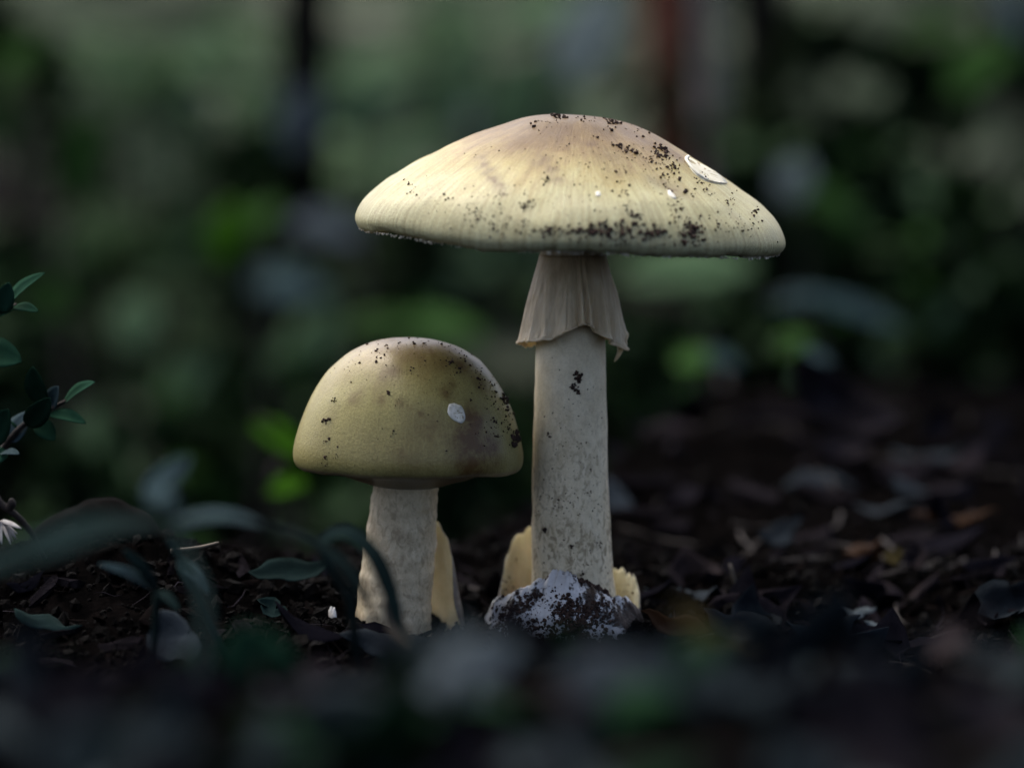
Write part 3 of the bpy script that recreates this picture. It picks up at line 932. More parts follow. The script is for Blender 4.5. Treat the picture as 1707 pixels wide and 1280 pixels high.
crumbs_on(sc_bvh, [(544, 700, 3, 3, 0, 16, 2, 6), (558, 666, 3, 3, 0, 6, 2, 5), (543, 735, 3, 3, 0, 6, 2, 5), (543, 770, 3, 8, 0, 10, 2, 5), (560, 762, 4, 4, 0, 7, 1.5, 4), (646, 655, 2, 2, 0, 7, 3, 6), (656, 722, 3, 3, 0, 5, 2, 5), (687, 615, 2, 2, 0, 3, 3, 5),
     (750, 603, 5, 4, 0, 16, 2, 6), (765, 618, 6, 4, 0, 10, 2, 5), (630, 590, 14, 8, -30, 22, 1.5, 5), (690, 573, 30, 4, 0, 24, 1.5, 5), (770, 590, 20, 8, 30, 22, 1.5, 5), (730, 635, 20, 20, 0, 14, 1.5, 4.5), (845, 665, 5, 6, 50, 44, 3, 9), (860, 730, 4, 8, 10, 60, 3, 10), (850, 700, 6, 20, 20, 40, 2, 6), (830, 690, 12, 26, 20, 60, 1.5, 5),
     (800, 620, 16, 12, 40, 30, 1.5, 5), (820, 650, 10, 14, 30, 40, 1.5, 5), (680, 680, 80, 60, 0, 60, 1.2, 3.2), (580, 610, 16, 14, -45, 18, 1.5, 4.5), (828, 728, 3, 2, 0, 6, 2, 6), (784, 667, 1, 1, 0, 3, 3, 5)], scap, scapM)
patch_on(sc_bvh, [(748, 674), (757, 672), (764, 675), (769, 677), (774, 687), (775, 699), (770, 705), (762, 703), (752, 697), (746, 687)], scapM, scap, 'torn_patch', M['scar'], 0.00004, 0.00003, 4, 'white oval chip in the cap skin')
sstem = build_stem(small, [(678, 790, 50), (677, 806, 52), (674, 840, 55), (670, 880, 57.5), (664, 940, 60), (658, 990, 61.5), (654, 1040, 64), (652, 1085, 66)], M['stem_small'], seed=6.0, wob=0.05)
svolva = link('sheath', None, small)
build_flap(svolva, 'flap', 8, 76, lambda az, t: 118 - 16 * t + 8 * math.sin(math.pi * t), lambda az: lerp_tab([(8, 50), (16, 118), (28, 150), (46, 172), (76, 182)], az), -40, [M['volva_grey'], M['volva_in']], cx=-2, seed=11.0, rag=5, nt_=30)
build_flap(svolva, 'flap', 196, 222, lambda az, t: 118 - 8 * t, lambda az: lerp_tab([(196, 20), (204, 46), (212, 50), (222, 18)], az), -30, [M['volva_out'], M['volva_in']], cx=-2, seed=14.0, rag=9, fold=6, label='small white scrap of torn sheath')
exec_after = []

# ------------------------------------------------------------------ sprig of evergreen at the left
def leaf_obj(parent, base, tip, half_w, mat, normal, bend=0.08, fold=0.22, name='leaf', peak=0.42, thick=0.00035, n=9, nw=4):
    base, tip = Vector(base), Vector(tip)
    mid = (base + tip) / 2 + Vector(normal).normalized() * ((tip - base).length * bend)
    path = spline([base, mid, tip], n)
    v, f = ribbon([p - parent.location for p in path] if parent else path, leaf_widths(n, half_w, peak), normal, fold, thick, nw)
    return link(name, mesh_data(name, v, f, mat), parent)

def sprig(name, base_world, stem_pts, leaves, label):
    t = thing(name, base_world, label, 'sprig')
    path = spline([Vector(base_world)] + stem_pts, 24)
    v, f = tube([p - t.location for p in path], [0.0011 - 0.0007 * i / 23 for i in range(24)], 8)
    link('stem', mesh_data('stem', v, f, M['twig']), t)
    for (bx, by, tx, ty, w, mat, y0, y1, nrm) in leaves:
        leaf_obj(t, PY(bx, by, y0), PY(tx, ty, y1), w * S * 0.64, M[mat], nrm)
    return t
gx = PY(-150, 900, 0.01)
sprig('evergreen_sprig', on_soil(gx.x, 0.012), [PY(-120, 700, 0.008), PY(-40, 540, 0.004), PY(8, 516, 0.002), PY(28, 508, 0.002)],
      [(6, 518, 75, 455, 25, 'sprig', 0.002, -0.004, (-0.5, -0.6, 0.6)), (2, 520, 15, 471, 26, 'sprig', 0.000, -0.004, (0.2, -0.95, 0.2)), (24, 512, 64, 520, 16, 'sprig', 0.001, -0.006, (0.0, -0.75, 0.65)),
       (-6, 528, 28, 514, 14, 'sprig', 0.003, 0.001, (0.1, -0.7, 0.7)), (-45, 588, 36, 603, 48, 'sprig', 0.004, -0.004, (0.1, -0.85, 0.5)), (-20, 530, -40, 470, 26, 'sprig', 0.003, 0.0, (0.3, -0.8, 0.4)), (-30, 545, -70, 520, 26, 'sprig', 0.003, 0.0, (0.3, -0.8, 0.4))],
      'dark evergreen sprig above the other, with long pointed leaf raised')
gx = PY(-90, 960, 0.005)
sprig('evergreen_sprig', on_soil(gx.x, 0.006), [PY(-50, 830, 0.004), PY(2, 752, 0.002), PY(40, 708, 0.0), PY(82, 684, -0.001), PY(110, 668, -0.002)],
      [(72, 676, 55, 611, 32, 'sprig', 0.001, -0.004, (-0.3, -0.9, 0.25)), (85, 682, 97, 644, 25, 'sprig_pale', 0.000, -0.003, (-0.2, -0.8, 0.55)), (106, 672, 158, 637, 22, 'sprig', -0.001, -0.006, (-0.3, -0.6, 0.7)),
       (46, 710, 83, 663, 30, 'sprig', -0.003, -0.008, (0.3, -0.95, 0.1)), (84, 690, 143, 706, 22, 'sprig', -0.002, -0.007, (0.0, -0.6, 0.8)), (62, 704, 92, 734, 26, 'sprig', -0.001, -0.004, (0.2, -0.9, 0.3)),
       (18, 738, 48, 686, 30, 'sprig_pale', 0.001, 0.004, (-0.2, -0.8, 0.5)), (-20, 742, 14, 682, 36, 'sprig', 0.000, -0.003, (0.2, -0.9, 0.3)), (2, 756, 32, 757, 15, 'sprig_pale', 0.000, -0.004, (0.0, -0.5, 0.85)), (10, 750, -20, 775, 24, 'sprig', 0.001, -0.002, (0, -0.8, 0.5)),
       (20, 735, 0, 700, 30, 'sprig', 0.002, 0.003, (0.1, -0.9, 0.3))],
      'dark evergreen sprig with seven fanned leaves and pale undersides, above the bare twig')
# bare twig with a dry flower head
tw = thing('bare_twig', on_soil(PY(-40, 960, -0.004).x, -0.004), 'bare brown twig with knobbly end leaning over the soil hump', 'twig')
path = spline([tw.location, PY(-30, 800, -0.003), PY(0, 838, -0.004), PY(28, 860, -0.004), PY(52, 888, -0.003), PY(75, 930, 0.0)], 22)
v, f = tube([p - tw.location for p in path], [0.0011 * (1 + 0.3 * nz(i * 0.9, 1)) * (1 - 0.02 * i) for i in range(22)], 8, wob=0.3)
link('stem', mesh_data('stem', v, f, M['twig']), tw)
path = spline([PY(12, 850, -0.004), PY(20, 838, -0.005), PY(16, 832, -0.005)], 6)
v, f = tube([p - tw.location for p in path], [0.0009, 0.001, 0.0011, 0.001, 0.0008, 0.0004], 8, wob=0.3)
link('knob', mesh_data('knob', v, f, M['twig']), tw)
fl = thing('dry_flower', PY(2, 868, -0.006), 'small dry whitish flower head caught under the bare twig', 'flower')
for i in range(13):
    a = i * 2.4
    b = fl.location + Vector((0, 0, 0))
    tip = PY(10 + 34 * math.cos(a) * random.uniform(0.5, 1.0), 890 + 28 * math.sin(a) * random.uniform(0.5, 1), -0.008 + 0.003 * math.sin(a * 3))
    leaf_obj(fl, b, tip, random.uniform(2.2, 4.2) * S, M['lichen'], (0.3 * math.cos(a), -0.9, 0.3), 0.15, 0.3, 'petal', n=6, nw=2)

# root hump
rt = thing('root', on_soil(PY(60, 950, 0.018).x, 0.018), 'weathered brown root arching out of the soil hump', 'root')
path = spline([PY(40, 960, 0.022), PY(80, 905, 0.02), PY(140, 872, 0.017), PY(195, 868, 0.014), PY(250, 905, 0.012), PY(280, 960, 0.012)], 34)
v, f = tube([p - rt.location for p in path], [0.0034 + 0.0016 * math.sin(math.pi * i / 33) for i in range(34)], 18, True, 0.25, 3.0)
link('wood', mesh_data('wood', v, f, M['root']), rt)

# ------------------------------------------------------------------ low strap-leaved herb in front at the left
def blade(parent, pts, w, mat, normal, name='blade', peak=0.5, fold=0.18, n=16):
    path = spline([P(*p) for p in pts], n)
    v, f = ribbon([p - parent.location for p in path], [max(x, w * 0.10) for x in leaf_widths(n, w, peak)], normal, fold, 0.0004, 4)
    return link(name, mesh_data(name, v, f, M[mat]), parent)
hb = on_soil(P(330, 1080, 0.375).x, P(330, 1080, 0.375).y)
herb = thing('strap_leaved_herb', hb, 'low herb with arching strap leaves beside the small mushroom', 'plant')
hub = P(285, 872, 0.420)
path = spline([hb, (hb + hub) / 2 + Vector((0.003, 0.0, 0.002)), hub], 10)
v, f = tube([p - hb for p in path], [0.0007] * 10, 8)
link('stem', mesh_data('stem', v, f, M['blade']), herb)
blade(herb, [(285, 872, 0.420), (180, 878, 0.405), (70, 915, 0.395), (-60, 960, 0.385)], 0.0036, 'blade', (0.1, -0.45, 0.9))
blade(herb, [(285, 874, 0.420), (360, 862, 0.435), (430, 872, 0.445), (475, 895, 0.455)], 0.0026, 'blade_pale', (0.0, -0.45, 0.9), peak=0.45)
blade(herb, [(440, 875, 0.445), (510, 900, 0.465), (570, 945, 0.475), (615, 1010, 0.480), (628, 1045, 0.485)], 0.0026, 'blade', (0.4, -0.4, 0.8))
blade(herb, [(285, 872, 0.420), (290, 840, 0.420), (262, 818, 0.425), (315, 762, 0.430)], 0.0026, 'blade_pale', (-0.3, -0.8, 0.5), peak=0.72)
hb2 = on_soil(P(600, 1080, 0.50).x, P(600, 1080, 0.50).y)
herb2 = thing('grass_blade', hb2, 'single arching grass blade bending down before the small mushroom stem', 'grass')
blade(herb2, [(530, 905, 0.495), (575, 888, 0.495), (620, 925, 0.495), (648, 985, 0.495), (664, 1040, 0.495), (682, 1070, 0.495)], 0.0026, 'blade', (0.4, -0.4, 0.8), peak=0.4)
blade(herb2, [(640, 1000, 0.497), (655, 1035, 0.497), (668, 1058, 0.496), (680, 1078, 0.495)], 0.0024, 'straw', (0.4, -0.6, 0.6), 'withered_tip')
v, f = tube([Vector((0, 0, -0.002)), P(585, 1000, 0.498) - hb2, P(545, 940, 0.497) - hb2, P(530, 905, 0.495) - hb2], [0.0009, 0.0009, 0.0008, 0.0006], 8)
link('stem', mesh_data('stem', v, f, M['blade']), herb2)

def loose_leaf(px0, py0, px1, py1, d0, d1, w_px, mat, label, cat='leaf', normal=(0.0, -0.6, 0.8), bend=0.1, name='fallen_leaf', group=None, peak=0.45):
    b, t = P(px0, py0, d0), P(px1, py1, d1)
    o = thing(name, b, label, cat, group)
    o.location = b
    leaf_obj(o, b, t, w_px * 0.5 * d0 * KPX, M[mat], normal, bend, 0.16, 'leaf_blade', peak, 0.0004, 12, 4)
    return o

seed_b = on_soil(-0.088, -0.085)
seedling = thing('seedling', seed_b, 'seedling with narrow blue-green leaves under the arching strap leaves', 'plant')
sd_hub = P(262, 985, 0.52)
v, f = tube([p - seed_b for p in spline([seed_b, (seed_b + sd_hub) / 2, sd_hub], 6)], [0.0008] * 6, 8)
link('stem', mesh_data('stem', v, f, M['blade']), seedling)
for (x0, y0, x1, y1, w, m_) in [(262, 985, 165, 940, 20, 'blade_pale'), (262, 985, 205, 915, 22, 'blade'), (262, 985, 300, 1020, 18, 'blade'), (262, 985, 232, 935, 16, 'blade')]:
    leaf_obj(seedling, P(x0, y0, 0.52), P(x1, y1, 0.515), w * 0.5 * 0.52 * KPX, M[m_], (0.1, -0.7, 0.7), 0.12)
seed_b = on_soil(-0.072, -0.07)
seedling = thing('seedling', seed_b, 'seedling with three drooping green leaves near the soil hump', 'plant')
sd_hub = P(300, 930, 0.53)
v, f = tube([p - seed_b for p in spline([seed_b, (seed_b + sd_hub) / 2, sd_hub], 6)], [0.0007] * 6, 8)
link('stem', mesh_data('stem', v, f, M['blade']), seedling)
for (x0, y0, x1, y1, w, m_) in [(300, 930, 275, 900, 20, 'blade'), (300, 930, 318, 985, 24, 'blade'), (300, 935, 350, 990, 28, 'blade_pale')]:
    leaf_obj(seedling, P(x0, y0, 0.53), P(x1, y1, 0.525), w * 0.5 * 0.53 * KPX, M[m_], (0.2, -0.8, 0.6), 0.1)

# ------------------------------------------------------------------ background plants and trees
def far_plant(label, px, depth, leaves, stem_mat='twig', cat='plant', name='leafy_plant', base_dx=0.0, group=None):
    """leaves: (px, py, depth, length px, width px, angle deg, material)"""
    b0 = P(px, 640, depth)
    base = on_soil(b0.x + base_dx, b0.y)
    t = thing(name, base, label, cat, group)
    top = min(leaves, key=lambda l: l[1])
    topw = P(top[0], top[1], top[2])
    path = spline([base, base.lerp(topw, 0.5) + Vector((0.01, 0.01, 0)), topw], 14)
    r = 0.0022 * depth
    v, f = tube([p - base for p in path], [r * (1 - 0.05 * i) for i in range(14)], 8)
    link('stem', mesh_data('stem', v, f, M[stem_mat]), t)
    for (lx, ly, ld, L, W, ang, mat) in leaves:
        a = RAD(ang)
        c = P(lx, ly, ld)
        hx, hy = L / 2 * KPX * ld * math.cos(a), L / 2 * KPX * ld * math.sin(a)
        b, tip = c - RGT * hx - UPV * hy, c + RGT * hx + UPV * hy
        near = min(path, key=lambda q: (q - b).length)
        v, f = tube([p - base for p in (near, near.lerp(b, 0.5) + Vector((0, 0, 0.004)), b)], [r * 0.5, r * 0.4, r * 0.35], 6)
        link('petiole', mesh_data('petiole', v, f, M[stem_mat]), t)
        leaf_obj(t, b, tip, W / 2 * KPX * ld, M[mat], (0.1 * math.sin(lx), -0.62, 0.78), 0.05, 0.12, 'leaf', 0.45, 0.0006, 9, 4)
    return t

far_plant('plant with two lime green leaves behind the small mushroom cap', 430, 1.0, [(465, 733, 0.95, 110, 56, -38, 'lime'), (478, 812, 0.95, 70, 46, 10, 'lime')])
far_plant('plant with two upright mid-green leaves before the fallen log', 395, 1.9, [(380, 385, 1.9, 110, 70, 70, 'lime'), (432, 372, 1.9, 110, 60, 40, 'mid_green'), (395, 450, 1.9, 90, 60, 80, 'olive_green')])
far_plant('plant with broad green leaves just above the small mushroom', 660, 1.7, [(640, 545, 1.7, 150, 60, 5, 'mid_green'), (740, 548, 1.7, 150, 60, -8, 'mid_green')])
far_plant('sage-leaved plant with large round pale leaves beside the dark branch', 280, 2.2, [(230, 535, 2.2, 100, 95, 70, 'sage'), (318, 620, 2.2, 150, 90, 60, 'sage'), (280, 500, 2.3, 120, 80, 20, 'olive_green'), (190, 745, 2.0, 150, 100, 80, 'olive_green'), (520, 580, 2.4, 160, 110, 60, 'sage'), (330, 560, 2.2, 100, 80, 30, 'olive_green')])
far_plant('plant with one wide pale leaf behind the tall stem', 1150, 2.0, [(1150, 452, 2.0, 230, 110, 4, 'sage'), (1060, 470, 2.1, 100, 60, 20, 'olive_green')])
far_plant('small plant with three green leaves rising from the litter, right of the tall stem', 1185, 1.25, [(1165, 602, 1.2, 85, 50, 8, 'mid_green'), (1205, 600, 1.2, 60, 40, -20, 'teal'), (1170, 545, 1.3, 70, 30, 60, 'dark_green'), (1150, 640, 1.2, 40, 26, 60, 'mid_green')])
far_plant('seedling with slim grey-green stem and small leaves near the curled leaf', 1338, 1.2, [(1335, 640, 1.2, 70, 34, 80, 'sage'), (1320, 575, 1.25, 70, 45, 25, 'mid_green'), (1360, 600, 1.2, 50, 30, -20, 'teal')])
far_plant('plant with long drooping teal leaf over the dark shrubs', 1400, 1.4, [(1425, 522, 1.4, 190, 46, -18, 'teal'), (1330, 500, 1.4, 120, 34, 8, 'teal')])
far_plant('plant with upright narrow green leaves beside the fallen log', 140, 2.4, [(140, 270, 2.4, 170, 60, 80, 'mid_green'), (30, 110, 2.6, 120, 70, 60, 'mid_green'), (15, 190, 2.6, 120, 60, 80, 'mid_green'), (90, 500, 2.0, 80, 50, 70, 'mid_green'), (30, 150, 2.5, 80, 60, 20, 'olive_green')])
far_plant('shrub shoot with one silvery leaf right of the wide cap', 1345, 2.2, [(1325, 300, 2.2, 78, 66, 70, 'silver'), (1390, 345, 2.2, 120, 60, -40, 'mid_green'), (1330, 390, 2.2, 140, 44, -50, 'olive_green')])
far_plant('tall shrub shoot with silvery leaf at its tip among dark shrubs', 1660, 2.4, [(1680, 20, 2.4, 120, 60, -60, 'silver'), (1640, 110, 2.4, 150, 90, 40, 'mid_green'), (1560, 60, 2.6, 120, 70, 10, 'mid_green'), (1600, 200, 2.5, 130, 80, 70, 'olive_green')])
far_plant('tall plant with silvery grey leaf against the red trunk', 985, 2.6, [(985, 60, 2.6, 180, 120, 62, 'silver'), (870, 165, 2.7, 170, 90, 70, 'sage'), (760, 130, 2.8, 190, 110, 60, 'sage'), (640, 130, 2.8, 150, 110, 10, 'sage'), (700, 250, 2.8, 160, 80, 20, 'sage'), (900, 30, 2.8, 150, 90, 20, 'sage')])
far_plant('plant with greyish leaves beside the small dark trunk', 560, 2.4, [(545, 385, 2.4, 130, 76, -15, 'pale_leaf'), (500, 200, 2.6, 120, 76, 75, 'pale_leaf'), (480, 480, 2.4, 150, 80, -10, 'teal'), (600, 180, 2.6, 90, 120, 80, 'sage')])

def tree(name, px, depth, w_px, mat, label, height=5.0, lean=(0.0, 0.0), crown_r=1.2, leaf_mat_='olive_green', n_leaf=1600, top_px=None):
    c = P(px, 640, depth)
    base = on_soil(c.x, c.y)
    t = thing(name, base, label, 'tree')
    r = w_px * 0.5 * KPX * depth
    n = 26
    path, rad = [], []
    for i in range(n):
        f_ = i / (n - 1)
        z = height * f_ ** 1.5
        path.append(Vector((lean[0] * z + 0.03 * nz(z * 1.1, px * 0.1), lean[1] * z + 0.03 * nz(z * 1.1, px * 0.1, 4), z - 0.02)))
        rad.append(r * (1.35 - 0.35 * smooth(0, 0.25, z)) * (1 - 0.55 * f_))
    v, f = tube(path, rad, 16, True, 0.14, px * 0.01)
    link('trunk', mesh_data('trunk', v, f, M[mat]), t)
    # limbs
    ends = []
    for k in range(7):
        a = k * 2.4 + px
        s0 = path[int(n * (0.70 + 0.035 * k))]
        e = s0 + Vector((math.cos(a), math.sin(a), 0.7)) * crown_r * random.uniform(0.45, 0.8)
        v, f = tube(spline([s0, s0.lerp(e, 0.5) + Vector((0, 0, -0.05)), e], 8), [r * 0.4 * (1 - 0.1 * i) for i in range(8)], 8)
        link('limb', mesh_data('limb', v, f, M[mat]), t)
        ends.append(e)
    ends.append(path[-1])
    foliage(t, [(e, crown_r * 0.45) for e in ends], n_leaf, 0.07, leaf_mat_, 'crown')
    return t

def foliage(parent, clumps, n, leaf_len, mat, name='foliage', flat=0.75):
    """many small folded leaves spread through clumps: one mesh"""
    V, F = [], []
    pts = []
    for i in range(n):
        c, r = clumps[random.randrange(len(clumps))]
        d = Vector((random.gauss(0, 1), random.gauss(0, 1), random.gauss(0, flat)))
        d = d.normalized() * r * random.random() ** 0.45
        pts.append(c + d)
    P0 = np.array([p[:] for p in pts])
    ax = RNG.normal(size=(n, 3)); ax[:, 2] *= 0.6
    ax /= np.linalg.norm(ax, axis=1, keepdims=True)
    up = RNG.normal(size=(n, 3)) * 0.6 + np.array([0, -0.25, 1.0])
    sd_ = np.cross(ax, up); sd_ /= np.linalg.norm(sd_, axis=1, keepdims=True)
    nr = np.cross(sd_, ax)
    L = leaf_len * RNG.uniform(0.6, 1.3, (n, 1))
    W = L * 0.27
    p0 = P0; p3 = P0 + ax * L
    m1 = P0 + ax * L * 0.3 - nr * L * 0.03; m2 = P0 + ax * L * 0.68 - nr * L * 0.02
    a1, b1 = P0 + ax * L * 0.3 + sd_ * W, P0 + ax * L * 0.3 - sd_ * W
    a2, b2 = P0 + ax * L * 0.68 + sd_ * W * 0.8, P0 + ax * L * 0.68 - sd_ * W * 0.8
    Vn = np.stack([p0, a1, m1, b1, a2, m2, b2, p3], 1).reshape(-1, 3)
    t = np.array([[0, 1, 2], [0, 2, 3], [1, 4, 5], [1, 5, 2], [2, 5, 6], [2, 6, 3], [4, 7, 5], [5, 7, 6]])
    Fn = (t[None] + (np.arange(n) * 8)[:, None, None]).reshape(-1, 3)
    return link(name, np_mesh(name, Vn, Fn, M[mat], False), parent, kind='stuff')

tree('slim_tree', 510, 3.0, 95, 'dark_bark', 'slim dark trunk standing behind the small mushroom', 4.0, (0.0, 0.02), 1.3, 'dark_green')
tree('slim_tree', 1140, 3.4, 95, 'red_bark', 'smooth reddish brown trunk behind the wide cap', 4.4, (-0.05, 0.02), 1.3, 'dark_green')
tree('slim_tree', 1198, 3.2, 40, 'pale_bark', 'thin greyish trunk close beside the reddish trunk', 3.8, (-0.01, 0.0), 0.9, 'olive_green')
tree('slim_tree', 1255, 3.8, 100, 'dark_bark', 'dark trunk among the dark shrubs', 4.4, (0.01, 0.03), 1.5, 'dark_green')

def shrub(px, depth, top_py, half_w_px, n, mat, leaf_len, label, seed):
    random.seed(seed)
    c = P(px, 640, depth)
    base = on_soil(c.x, c.y)
    t = thing('shrub', base, label, 'shrub')
    topz = P(px, top_py, depth).z - base.z
    hw = half_w_px * KPX * depth
    clumps = []
    for k in range(16):
        x = random.uniform(-1, 1)
        z = topz * random.uniform(0.12, 1.0) * (1 - 0.25 * x * x)
        p = Vector((x * hw, random.uniform(-0.5, 0.5) * hw, max(0.03, z)))
        clumps.append((p, min(hw, topz) * random.uniform(0.22, 0.40)))
        b = Vector((random.uniform(-0.06, 0.06), random.uniform(-0.06, 0.06), -0.01))
        v, f = tube(spline([b, b.lerp(p, 0.5) + Vector((0, 0, 0.04)), p], 7), [0.007 * (1 - 0.11 * i) for i in range(7)], 6)
        link('branch', mesh_data('branch', v, f, M['dark_bark']), t)
    foliage(t, clumps, n, leaf_len * 0.85, mat)
    foliage(t, clumps, int(n * 0.10), leaf_len * 0.8, 'sage' if mat != 'sage' else 'silver', 'pale_foliage')
    foliage(t, clumps, int(n * 0.10), leaf_len * 0.8, 'mid_green', 'bright_foliage')
    return t
shrub(1420, 2.7, 150, 230, 1500, 'dark_green', 0.055, 'dense dark green shrub behind the silvery shoot', 21)
shrub(1640, 2.9, 40, 240, 1700, 'dark_green', 0.06, 'tallest dark shrub with spreading leaves at the wood edge', 22)
shrub(1560, 1.9, 430, 260, 1500, 'dark_green', 0.04, 'low black-green shrub over the leaf litter', 23)
shrub(1250, 2.3, 480, 190, 900, 'dark_green', 0.045, 'low dark shrub behind the tall stem', 24)
shrub(1400, 3.6, 60, 150, 700, 'olive_green', 0.07, 'olive shrub showing between darker shrubs', 25)
shrub(780, 2.0, 600, 180, 900, 'dark_green', 0.045, 'low dark shrub between the two mushrooms', 26)
shrub(430, 2.1, 600, 150, 700, 'dark_green', 0.045, 'low dark shrub behind the small cap', 27)
shrub(60, 2.6, 430, 200, 900, 'dark_green', 0.05, 'dark shrub under the fallen log', 28)
shrub(20, 3.2, 20, 120, 600, 'dark_green', 0.06, 'tall dark shrub standing beyond the evergreen sprigs', 29)
shrub(120, 1.7, 760, 180, 700, 'dark_green', 0.04, 'lowest dark shrub behind the soil hump', 30)
shrub(1110, 2.9, 130, 90, 170, 'olive_green', 0.06, 'sparse olive bush before the reddish trunk', 36)
shrub(-330, 2.8, 200, 300, 900, 'olive_green', 0.06, 'olive bush beyond the evergreen sprigs and the log end', 37)
shrub(300, 3.6, 40, 260, 420, 'sage', 0.09, 'loose sage-coloured bush behind the fallen log', 31)
shrub(720, 3.8, 60, 240, 420, 'sage', 0.09, 'loose sage-coloured bush beyond the wide cap', 32)
shrub(420, 3.0, 180, 120, 260, 'dark_green', 0.07, 'slender dark shrub leaning beside the slim dark trunk', 33)
shrub(640, 2.6, 330, 130, 300, 'olive_green', 0.06, 'olive bush low behind the rim of the wide cap', 34)
shrub(980, 2.6, 400, 120, 260, 'olive_green', 0.06, 'olive bush behind the tall stem', 35)
random.seed(77)

def fallen(name, pts, rad, mat, label, cat):
    w = [on_ground(px, py, 0.9, 12.0) for px, py, _ in pts]
    rad = [r * (q - CAM).dot(FWD) / p[2] for r, q, p in zip(rad, (w[0], w[-1]), (pts[0], pts[-1]))]
    w = [q + Vector((0, 0, rad[0] * 0.6)) for q in w]
    b = w[0]
    t = thing(name, b, label, cat)
    path = spline(w, 24)
    v, f = tube([p - b for p in path], [rad[0] + (rad[1] - rad[0]) * i / 23 for i in range(24)], 14, True, 0.2, pts[0][0])
    link('wood', mesh_data('wood', v, f, M[mat]), t)
    return t
fallen('fallen_log', [(-60, 455, 3.0), (80, 420, 3.0), (200, 418, 3.1), (330, 392, 3.1), (400, 402, 3.2)], (0.040, 0.018), 'log', 'purplish brown fallen log lying across the slope', 'log')
fallen('fallen_branch', [(110, 480, 1.9), (220, 560, 1.8), (330, 670, 1.7), (440, 790, 1.6)], (0.011, 0.006), 'dark_bark', 'dark fallen branch slanting down from the log', 'branch')
fallen('fallen_branch', [(-40, 300, 2.8), (40, 400, 2.7), (110, 480, 2.6)], (0.024, 0.018), 'dark_bark', 'thick dark branch leaning on the fallen log', 'branch')

# ------------------------------------------------------------------ litter: individuals
def leaf_proto(seed, L=0.018, W=0.006, curl=0.5, n=9, nw=6):
    random.seed(seed)
    path = []
    for i in range(n):
        t = i / (n - 1) - 0.5
        path.append(Vector((t * L, 0.0008 * math.sin(i + seed), L * curl * 0.35 * (4 * t * t - 0.3) * random.uniform(0.7, 1.2))))
    w = leaf_widths(n, W, random.uniform(0.38, 0.55))
    v, f = ribbon(path, w, (0, 0.0, 1), random.uniform(-0.4, 0.45), 0.0003, nw)
    v = [p + Vector((0, 0, 0.0012 * nz(p.x * 240, p.y * 240, seed))) for p in v]
    return v, f

def chip_proto(seed, L=0.014, W=0.005, T=0.0018):
    random.seed(seed)
    n = 9
    top, bot = [], []
    for k in range(n):
        a = 2 * math.pi * k / n
        r = random.uniform(0.75, 1.1)
        x, y = L * 0.5 * math.copysign(abs(math.cos(a)) ** 0.6, math.cos(a)) * r, W * 0.5 * math.copysign(abs(math.sin(a)) ** 0.6, math.sin(a)) * r
        top.append(Vector((x, y, T * random.uniform(0.3, 0.8))))
        bot.append(Vector((x * 0.9, y * 0.9, -T * random.uniform(0.3, 0.8))))
    v = top + bot + [Vector((0, 0, T * 0.8)), Vector((0, 0, -T * 0.7))]
    f = []
    for k in range(n):
        k2 = (k + 1) % n
        f.append((k, n + k, n + k2, k2)); f.append((2 * n, k, k2)); f.append((2 * n + 1, n + k2, n + k))
    return v, f

def twig_proto(seed, L=0.03, R=0.0007):
    random.seed(seed)
    pts = [Vector((L * (i / 4 - 0.5), random.gauss(0, L * 0.04), random.gauss(0, L * 0.02))) for i in range(5)]
    return tube(spline(pts, 9), [R * (1 - 0.06 * i) for i in range(9)], 6, True, 0.3, seed)

def rot_for(x, y, yaw, tilt=0.35):
    e = 0.006
    n = Vector((-(G(x + e, y) - G(x - e, y)) / (2 * e), -(G(x, y + e) - G(x, y - e)) / (2 * e), 1)).normalized()
    n = (n + Vector((random.gauss(0, tilt), random.gauss(0, tilt), 0))).normalized()
    q = n.to_track_quat('Z', 'Y')
    return (q.to_matrix().to_4x4() @ Matrix.Rotation(yaw, 4, 'Z'))

LEAVES = {}
for m_ in ('dead_leaf', 'slate_leaf', 'bank_leaf', 'bank_green'):
    LEAVES[m_] = []
    for s in range(6):
        v, f = leaf_proto(100 + s, random.uniform(0.013, 0.022), random.uniform(0.0035, 0.0065), random.choice((-0.6, 0.5, 0.8, 1.0)))
        LEAVES[m_].append(mesh_data('dead_leaf_shape', v, f, M[m_]))
CHIPS = []
for s in range(7):
    v, f = chip_proto(200 + s, random.uniform(0.007, 0.016), random.uniform(0.003, 0.006), random.uniform(0.001, 0.0024))
    CHIPS.append(mesh_data('bark_chip_shape', v, f, M['bark'], False))
TWIGS = []
for s in range(5):
    v, f = twig_proto(300 + s, random.uniform(0.018, 0.045), random.uniform(0.0004, 0.0009))
    TWIGS.append(mesh_data('twig_shape', v, f, M['twig']))

def clear_of_mushrooms(x, y, m=0.024):
    return math.hypot(x, y) > m and math.hypot(x - small.location.x, y - small.location.y) > m

def view_spot(front=-0.30, back=0.62):
    while True:
        y = random.uniform(front, back)
        if random.random() > 1.0 - 0.75 * max(0, y) / back:
            continue
        half = (y - CAM.y) * 0.2 * 1.06
        x = CAM.x + random.uniform(-half, half)
        if clear_of_mushrooms(x, y) and not (y > 0.08 and x < -0.06) and not (x < -0.02 and y > -0.1 and random.random() < 0.6):
            return x, y

